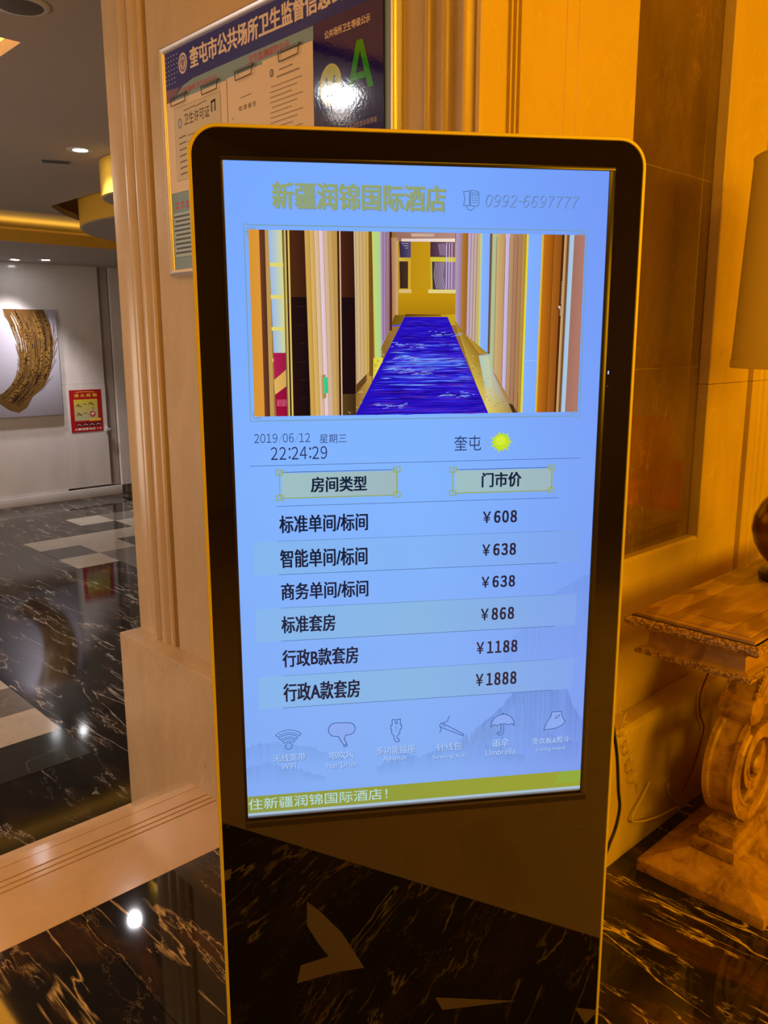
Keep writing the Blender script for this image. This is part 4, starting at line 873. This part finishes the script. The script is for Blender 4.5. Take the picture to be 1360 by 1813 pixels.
for k, (a, x0, x1, b, y0, y1) in enumerate(rows):
    F = layer(2)
    if k in (1, 3, 5):
        t_ = rgb(134, 182, 228) if k > 1 else rgb(132, 180, 248)
        F.poly([(0.022, lines[k + 1]), (0.27, lines[k + 1]), (0.27, lines[k]), (0.022, lines[k])], [rgb(132, 182, 238), t_, t_, rgb(132, 182, 238)])
        F.poly([(0.27, lines[k + 1]), (0.515, lines[k + 1]), (0.515, lines[k]), (0.27, lines[k])], [t_, rgb(126, 164, 236), rgb(126, 164, 236), t_])
    F.line([(0.058, lines[k + 1]), (0.481, lines[k + 1])], 0.0007, rgb(64, 92, 146))
    if k == 0: F.line([(0.057, lines[0]), (0.4795, lines[0])], 0.0007, rgb(64, 92, 146))
    F.text(a, x0, x1, tz[k][0], tz[k][1], rgb(22, 30, 58), 0.020)
    h = pz[k][1] - pz[k][0]
    F.text('￥', y0, y0 + 0.0125, pz[k][0] + 0.0005, pz[k][1] - 0.0010, rgb(38, 34, 56), 0.02)
    F.digits(b[1:], y0 + 0.0170, y1, pz[k][0], pz[k][1], rgb(38, 34, 56), 0.034)
    F.build('price_row', M['display'], SCR)
# service icons
ic = rgb(58, 92, 156); lt = rgb(136, 170, 240)
def arcp(cx_, cz_, r, a0, a1, n=12): return [(cx_ + r * math.cos(math.radians(a0 + (a1 - a0) * k / n)), cz_ + r * math.sin(math.radians(a0 + (a1 - a0) * k / n))) for k in range(n + 1)]
def svc(draw, cn, cb, en, eb):
    global F
    F = layer(2); draw()
    for (t_, b_, bo) in ((cn, cb, 0.012), (en, eb, 0.006)):
        F.text(t_, b_[0] + 0.0007, b_[1] + 0.0007, b_[2] - 0.0009, b_[3] - 0.0009, rgb(84, 116, 176), bo); F.text(t_, b_[0], b_[1], b_[2], b_[3], rgb(168, 200, 250), bo)
    F.build('service_icon', M['display'], SCR)
def wifi():
    cz_ = -0.838; cx_ = 0.065
    for r0, r1, sp_ in ((0.0105, 0.0145, 42), (0.0175, 0.0215, 42), (0.0245, 0.029, 42)):
        P_ = arcp(cx_, cz_ - 0.002, r0, 90 - sp_, 90 + sp_) + arcp(cx_, cz_ - 0.002, r1, 90 + sp_, 90 - sp_)
        F.poly([(x, z) for x, z in P_][:], lt) if False else None
        F.line(P_, 0.0010, ic, True)
    F.line(arcp(cx_, cz_ + 0.0005, 0.0052, 0, 360, 18), 0.0011, ic, True)
svc(wifi, '无线宽带', (0.041, 0.090, -0.863, -0.850), 'WIFI', (0.053, 0.075, -0.876, -0.8665))
def dryer():
    P_ = arcp(0.137, -0.816, 0.0112, 90, 250, 10) + [(0.141, -0.8275), (0.1445, -0.835), (0.149, -0.842), (0.152, -0.8425), (0.1535, -0.840), (0.150, -0.833), (0.152, -0.8262)] + arcp(0.157, -0.816, 0.0100, -70, 90, 8)
    F.poly([P_[k] for k in (0, 3, 6, 10, 11, 12, 13, 16, 17, 18, 22, len(P_) - 1)], lt); F.line(P_, 0.0012, ic, True); F.line([(0.1535, -0.840), (0.1545, -0.8445), (0.1495, -0.8455), (0.149, -0.842)], 0.0011, ic)
svc(dryer, '电吹风', (0.127, 0.165, -0.865, -0.852), 'Hair Drier', (0.122, 0.169, -0.880, -0.870))
def plug():
    P_ = [(0.2225, -0.8155), (0.2245, -0.8155), (0.2245, -0.806), (0.2295, -0.806), (0.2295, -0.813), (0.2325, -0.813), (0.2325, -0.806), (0.2375, -0.806), (0.2375, -0.8155), (0.2395, -0.8155), (0.2395, -0.822), (0.2375, -0.822), (0.2360, -0.830), (0.2325, -0.834), (0.2325, -0.838), (0.2355, -0.839), (0.2355, -0.8435), (0.231, -0.8435), (0.2275, -0.839), (0.2275, -0.833), (0.2240, -0.829), (0.2235, -0.822), (0.2225, -0.822)]
    F.line(P_, 0.0012, ic, True); F.line([(0.232, -0.815), (0.2295, -0.820), (0.2325, -0.820), (0.230, -0.826)], 0.0007, rgb(96, 134, 200))
svc(plug, '多功能插座', (0.200, 0.261, -0.864, -0.850), 'Adaptor', (0.210, 0.249, -0.877, -0.8665))
def needle():
    F.line([(0.300, -0.8205), (0.303, -0.817), (0.3385, -0.839), (0.3375, -0.8415), (0.300, -0.8235)], 0.0012, ic, True); F.line([(0.3035, -0.8205), (0.3095, -0.8240)], 0.0010, ic)
    F.line([(0.304, -0.818), (0.312, -0.815), (0.3135, -0.810), (0.3155, -0.807)], 0.0012, ic); F.line([(0.301, -0.8235), (0.3025, -0.828), (0.300, -0.834)], 0.0012, ic)
svc(needle, '针线包', (0.2955, 0.336, -0.865, -0.8515), 'Sewing Kit', (0.289, 0.342, -0.880, -0.8705))
def umb():
    P_ = arcp(0.4015, -0.829, 0.019, 180, 0, 14); Q_ = [(0.4205, -0.8305), (0.4165, -0.8265), (0.411, -0.8285), (0.4065, -0.8265), (0.396, -0.8265), (0.392, -0.8285), (0.3865, -0.8265), (0.3825, -0.8305)]
    F.poly(P_ + Q_, lt); F.line(P_ + Q_, 0.0012, ic, True); F.disc(0.4015, -0.809, 0.0014, 0.0014, ic, 10)
    F.line([(0.399, -0.827), (0.399, -0.839), (0.397, -0.841), (0.3945, -0.8395), (0.3925, -0.842), (0.3965, -0.8455), (0.401, -0.8445), (0.4035, -0.840), (0.4035, -0.827)], 0.0011, ic, False)
svc(umb, '雨伞', (0.386, 0.413, -0.866, -0.851), 'Umbrella', (0.375, 0.424, -0.879, -0.869))
def bag():
    P_ = [(0.470, -0.842), (0.474, -0.829), (0.481, -0.819), (0.482, -0.812), (0.498, -0.812), (0.500, -0.822), (0.505, -0.830), (0.500, -0.836), (0.490, -0.840)]
    F.poly(P_, lt); F.line(P_, 0.0012, ic, True); F.line([(0.4875, -0.824), (0.491, -0.8185), (0.496, -0.8175), (0.494, -0.8215)], 0.0009, ic, True)
svc(bag, '烫衣板&熨斗', (0.451, 0.514, -0.866, -0.855), 'Ironing board', (0.459, 0.506, -0.880, -0.872))
# ticker bar
F = layer(2)
F.hgrad(0.0, 0.535, -0.9445, -0.9165, rgb(138, 152, 66), rgb(150, 160, 50)); F.poly([(0.49, -0.9375), (0.535, -0.9375), (0.535, -0.9165), (0.50, -0.9165)], rgb(142, 168, 62))
F.text('住新疆润锦国际酒店！', 0.001, 0.217, -0.9395, -0.9205, rgb(176, 214, 214), 0.006)
F.rect(0, 0.535, -0.952, -0.9447, rgb(168, 190, 206)); F.hgrad(0.0, 0.535, -0.952, -0.949, rgb(96, 110, 128), rgb(120, 130, 140))
F.build('ticker_bar', M['display'], SCR)

# ================================================================== CONSOLE TABLE
TX0, TX1, TY0, TY1 = 1.672, 2.87, 0.640, 0.952
T = tag(empty('console_table', (2.27, 0.80, 0)), 'carved golden wood console table with scroll pedestals against the wall', 'table')
tx = lambda a: a - 2.27
ty = lambda a: a - 0.80
def ring_prof(name, prof, material, parent):
    """sweep a moulding profile (inset, z) around the table rectangle"""
    vs, fs = [], []; n = len(prof)
    for ins, z in prof:
        for (x, y, sx, sy) in ((TX0, TY0, 1, 1), (TX1, TY0, -1, 1), (TX1, TY1, -1, -1), (TX0, TY1, 1, -1)): vs.append((tx(x + sx * ins), ty(y + sy * ins), z))
    for j in range(n - 1):
        for i in range(4): fs.append((j * 4 + i, j * 4 + (i + 1) % 4, (j + 1) * 4 + (i + 1) % 4, (j + 1) * 4 + i))
    fs.append((0, 1, 2, 3)); fs.append(((n - 1) * 4, (n - 1) * 4 + 1, (n - 1) * 4 + 2, (n - 1) * 4 + 3))
    return link(name, mesh_pd(name, vs, fs), material, parent, smooth=False)
top = ring_prof('table_top', [(0.012, 0.7805), (0.017, 0.7805), (0.017, 0.7875), (0.034, 0.7875), (0.036, 0.7855), (0.038, 0.7895)], M['wood'], T)
ring_prof('carved_edge', [(0.022, 0.754), (0.008, 0.757), (0.001, 0.764), (0.0, 0.770), (0.003, 0.777), (0.012, 0.7804)], M['carved'], T)
ring_prof('apron', [(0.036, 0.693), (0.028, 0.698), (0.030, 0.704), (0.042, 0.708), (0.044, 0.738), (0.036, 0.748), (0.028, 0.7535)], M['wood'], T)
ring_prof('apron_bead', [(0.030, 0.688), (0.021, 0.691), (0.020, 0.699), (0.026, 0.7025)], M['carved'], T)
# border strips of the top (inlaid frame)
for (a, b, c_, d_) in ((TX0 + 0.045, TX1 - 0.045, TY0 + 0.042, TY0 + 0.085), (TX0 + 0.045, TX1 - 0.045, TY1 - 0.085, TY1 - 0.042), (TX0 + 0.045, TX0 + 0.088, TY0 + 0.086, TY1 - 0.086), (TX1 - 0.088, TX1 - 0.045, TY0 + 0.086, TY1 - 0.086)):
    box('top_border', tx(a), tx(b), ty(c_), ty(d_), 0.7885, 0.7902, M['wood'], T, bev=0.0006)
box('top_field', tx(TX0 + 0.092), tx(TX1 - 0.092), ty(TY0 + 0.090), ty(TY1 - 0.090), 0.7885, 0.7905, M['wood'], T, bev=0.0006)
# pedestal base: slab with sloping upper face
bx0, bx1, by0, by1 = 1.882, 2.658, 0.652, 0.992
vs = [(bx0, by0, 0), (bx1, by0, 0), (bx1, by1, 0), (bx0, by1, 0), (bx0, by0, 0.032), (bx1, by0, 0.032), (bx1, by1, 0.032), (bx0, by1, 0.032),
      (bx0 + 0.085, by0 + 0.115, 0.088), (bx1 - 0.085, by0 + 0.115, 0.088), (bx1 - 0.085, by1 - 0.115, 0.088), (bx0 + 0.085, by1 - 0.115, 0.088)]
fs = [(0, 1, 2, 3), (0, 1, 5, 4), (1, 2, 6, 5), (2, 3, 7, 6), (3, 0, 4, 7), (4, 5, 9, 8), (5, 6, 10, 9), (6, 7, 11, 10), (7, 4, 8, 11), (8, 9, 10, 11)]
me = mesh_pd('base_slab', [(tx(a), ty(b), c_) for a, b, c_ in vs], fs); link('base_slab', bevel_me(me, 0.003), M['wood_worn'], T, smooth=True)
box('plinth_tier', tx(1.960), tx(2.580), ty(0.766), ty(0.880), 0.086, 0.118, M['wood_worn'], T, bev=0.003)
box('plinth_tier', tx(1.972), tx(2.568), ty(0.776), ty(0.870), 0.1185, 0.152, M['wood_worn'], T, bev=0.004)
# scrolls: C shaped band with a volute, mirrored pair
def spiral(cx_, cz_, r0, r1, a0, a1, n): return [(cx_ + (r0 + (r1 - r0) * k / n) * math.cos(math.radians(a0 + (a1 - a0) * k / n)), cz_ + (r0 + (r1 - r0) * k / n) * math.sin(math.radians(a0 + (a1 - a0) * k / n))) for k in range(n + 1)]
def sweep(name, path, wdt, y0, y1, taper, material, parent, crown=0.006):
    """band of width wdt (in the XZ plane, inwards) along path, between y0 and y1, edges raised like a carved fillet"""
    P_ = [Vector(p) for p in path]; vs, fs = [], []; m_ = len(P_)
    sec = [(0, 0), (0, 0.16), (0.10, 0.24), (0.10, 0.76), (0, 0.84), (0, 1), (0.16, 1.0), (0.24, 0.95), (0.76, 0.95), (0.84, 1.0), (1, 1), (1, 0), (0.84, 0), (0.76, 0.05), (0.24, 0.05), (0.16, 0)]
    n_ = len(sec)
    for i, p in enumerate(P_):
        d = (P_[min(i + 1, m_ - 1)] - P_[max(i - 1, 0)]).normalized(); nn = Vector((d.y, -d.x)) ; ww = wdt * (1 - taper * i / (m_ - 1))
        for a, b in sec: q_ = p + nn * (ww * a); vs.append((tx(q_.x), ty(y0 + (y1 - y0) * b), q_.y))
    for i in range(m_ - 1):
        for k in range(n_): fs.append((i * n_ + k, i * n_ + (k + 1) % n_, (i + 1) * n_ + (k + 1) % n_, (i + 1) * n_ + k))
    fs.append(tuple(range(n_))); fs.append(tuple(range((m_ - 1) * n_, m_ * n_)))
    return link(name, mesh_pd(name, vs, fs), material, parent, smooth=True)
ctr = (2.108, 0.305)
pathL = spiral(ctr[0], ctr[1], 0.152, 0.150, 118, 270, 26) + spiral(ctr[0], ctr[1], 0.149, 0.050, 275, 275 + 400, 52)
pathL = [(x, z) for x, z in pathL]
rev = pathL  # counter-clockwise, centre on the left of travel
def flipn(path): return [(4.54 - x, z) for x, z in path]
def scroll(path, side):
    s = sweep('scroll', path if side < 0 else path, 0.050 * (-1), 0.785, 0.866, 0.45, M['wood_worn'], T)
    return s
sL = scroll(pathL, -1)
eye = lathe('volute_eye', [(0, -0.052), (0.012, -0.050), (0.022, -0.045), (0.026, -0.040), (0.026, 0.040), (0.022, 0.045), (0, 0.05)], M['wood_worn'], T, n=24)
eye.rotation_euler = (math.pi / 2, 0, 0); eye.location = (tx(ctr[0]), ty(0.826), ctr[1])
me = sL.data.copy()
for v_ in me.vertices: v_.co.x = -v_.co.x
me.flip_normals(); link('scroll', me, None, T)
e2 = eye.copy(); COL.objects.link(e2); e2.location.x = -eye.location.x
prism('scroll_core', [(tx(a), b) for a, b in ((2.03, 0.153), (2.51, 0.153), (2.47, 0.20), (2.38, 0.30), (2.33, 0.44), (2.21, 0.44), (2.16, 0.30), (2.07, 0.20))], ty(0.800), ty(0.852), M['wood_worn'], T, 'y', 0.004)
# knuckles and the arms that flare up to the apron
for s_ in (-1, 1):
    f_ = (lambda a: tx(a)) if s_ < 0 else (lambda a: -tx(a))
    pk = [(2.036, 0.438), (2.028, 0.462), (2.034, 0.494), (2.052, 0.503), (2.10, 0.500), (2.118, 0.478), (2.112, 0.448), (2.085, 0.432)]
    prism('knuckle', [(f_(a), b) for a, b in pk], ty(0.782), ty(0.869), M['wood_worn'], T, 'y', 0.004)
    pa = [(2.05, 0.500), (2.085, 0.545), (2.13, 0.60), (2.165, 0.64), (2.175, 0.6875), (2.25, 0.6875), (2.245, 0.63), (2.20, 0.585), (2.15, 0.53), (2.115, 0.495)]
    prism('bracket_arm', [(f_(a), b) for a, b in pa], ty(0.788), ty(0.863), M['wood_worn'], T, 'y', 0.004)
    for yy_ in (0.783, 0.860):
        pb_ = [(2.05, 0.503), (2.085, 0.548), (2.13, 0.603), (2.165, 0.643), (2.175, 0.6870), (2.192, 0.6870), (2.182, 0.636), (2.143, 0.592), (2.10, 0.540), (2.068, 0.500)]
        prism('bracket_fillet', [(f_(a), b) for a, b in pb_], ty(yy_), ty(yy_ + 0.009), M['carved'], T, 'y', 0.002)
prism('bracket_core', [(tx(a), b) for a, b in ((2.12, 0.45), (2.42, 0.45), (2.40, 0.60), (2.36, 0.687), (2.18, 0.687), (2.14, 0.60))], ty(0.800), ty(0.852), M['wood_worn'], T, 'y', 0.004)

# ================================================================== TABLE LAMP
LX_, LY_ = 2.222, 0.775
LMP = tag(empty('table_lamp', (LX_, LY_, 0.7905)), 'table lamp with beige drum shade and bulbous bronze base on the console table', 'lamp')
lathe('foot', [(0.0, 0.0), (0.088, 0.0), (0.092, 0.005), (0.092, 0.020), (0.084, 0.026), (0.060, 0.0285), (0.0, 0.0285)], M['black'], LMP)
lathe('lamp_body', [(0.0, 0.029), (0.058, 0.029), (0.066, 0.036), (0.090, 0.062), (0.110, 0.095), (0.118, 0.130), (0.114, 0.165), (0.098, 0.200), (0.070, 0.232), (0.044, 0.262), (0.030, 0.300), (0.026, 0.340), (0.032, 0.352), (0.020, 0.360), (0.0, 0.360)], M['bronze'], LMP)
lathe('stem', [(0.0, 0.3605), (0.009, 0.3605), (0.009, 0.74), (0.0, 0.74)], M['gold'], LMP, n=16)
lathe('lamp_shade', [(0.2000, 0.556), (0.1830, 1.040), (0.1815, 1.040), (0.1985, 0.556)], M['shade'], LMP, n=64)
lathe('shade_trim', [(0.2005, 0.545), (0.2020, 0.546), (0.2015, 0.5658), (0.2004, 0.566), (0.1980, 0.555), (0.1985, 0.545)], M['shade'], LMP, n=64)
lathe('shade_trim', [(0.1832, 1.0402), (0.1842, 1.046), (0.1810, 1.048), (0.1805, 1.0402)], M['shade'], LMP, n=64)
for k in range(3):
    a = 2.1 * k; tube('shade_arm', [(0.009 * math.cos(a), 0.009 * math.sin(a), 0.735), (0.187 * math.cos(a), 0.187 * math.sin(a), 0.735)], 0.0018, M['gold'], LMP, 6, False)
bulb = lathe('bulb', [(0, 0.741), (0.013, 0.742), (0.014, 0.76), (0.030, 0.795), (0.030, 0.82), (0.016, 0.845), (0, 0.85)], mat('frosted_bulb', (0.8, 0.7, 0.5), 0.3, emit=AMBER, estr=1.2), LMP, n=20)

# ================================================================== CORDS
pc_ = [(1.505, 0.90, 0.66), (1.545, 0.90, 0.60), (1.567, 0.90, 0.543), (1.588, 0.90, 0.47), (1.602, 0.90, 0.384), (1.612, 0.90, 0.336), (1.599, 0.90, 0.291), (1.571, 0.90, 0.253), (1.50, 0.90, 0.15), (1.40, 0.88, 0.02), (1.25, 0.86, 0.004), (1.10, 0.90, 0.004), (0.98, 0.92, 0.004)]
km = Matrix.Translation(K.location) @ Matrix.Rotation(-0.610242, 4, 'Z')
tube('power_cord', [km.inverted() @ Vector(p_) for p_ in pc_], 0.0042, M['black'], K)
tag(tube('lamp_cord', [(2.305, 0.99, 0.700), (2.32, 1.02, 0.52), (2.345, 1.035, 0.446), (2.30, 1.040, 0.368), (2.305, 1.040, 0.30), (2.34, 1.040, 0.244), (2.325, 1.040, 0.20), (2.29, 1.040, 0.13), (2.22, 1.035, 0.08)], 0.0028, M['cord_pink']),
    'thin red brown cord hanging down behind the console table', 'cable')
coil = [(1.835, 1.040, 0.50), (1.828, 1.040, 0.46)]
for k in range(60):
    a = k * 0.72; f = k / 60; coil.append((1.842 + 0.085 * f + 0.017 * math.cos(a), 1.035 - 0.008 * math.sin(a * 0.5), 0.445 - 0.215 * f + 0.012 * math.sin(a)))
coil += [(1.955, 1.042, 0.205), (1.965, 1.042, 0.170)]
tag(tube('coiled_cord', coil, 0.0016, M['cord_white'], None, 6), 'thin pale cord curled in loops against the wall beside the kiosk', 'cable')
tag(tube('beige_cord', [(2.02, 1.040, 0.185), (1.985, 1.040, 0.155), (1.928, 1.038, 0.112), (1.96, 1.030, 0.092), (2.05, 1.025, 0.070), (2.15, 1.03, 0.050), (2.198, 1.035, 0.040), (2.165, 1.040, 0.075), (2.135, 1.042, 0.115), (2.14, 1.042, 0.135)], 0.0028, M['cord_white'], None, 8),
    'beige cord bent in a zigzag low on the wall behind the console table', 'cable')

# ================================================================== ARMCHAIR (only seen mirrored in the brown marble)
C = tag(empty('armchair', (4.75, -0.20, 0), math.radians(20)), 'red upholstered armchair behind the photographer, mirrored in the brown marble panel', 'armchair')
box('seat', -0.33, 0.33, -0.30, 0.30, 0.20, 0.46, M['red_fabric'], C, 0.03, 3)
box('backrest', -0.33, 0.33, -0.42, -0.28, 0.22, 0.92, M['red_fabric'], C, 0.04, 3)
for s_ in (-1, 1): box('armrest', s_ * 0.40 - 0.07, s_ * 0.40 + 0.07, -0.38, 0.32, 0.12, 0.62, M['red_fabric'], C, 0.03, 3)
for sx in (-1, 1):
    for sy in (-1, 1): box('leg', sx * 0.38 - 0.02, sx * 0.38 + 0.02, sy * 0.27 - 0.02, sy * 0.27 + 0.02, 0.0, 0.14 if sx else 0.2, M['wood_dark'], C)
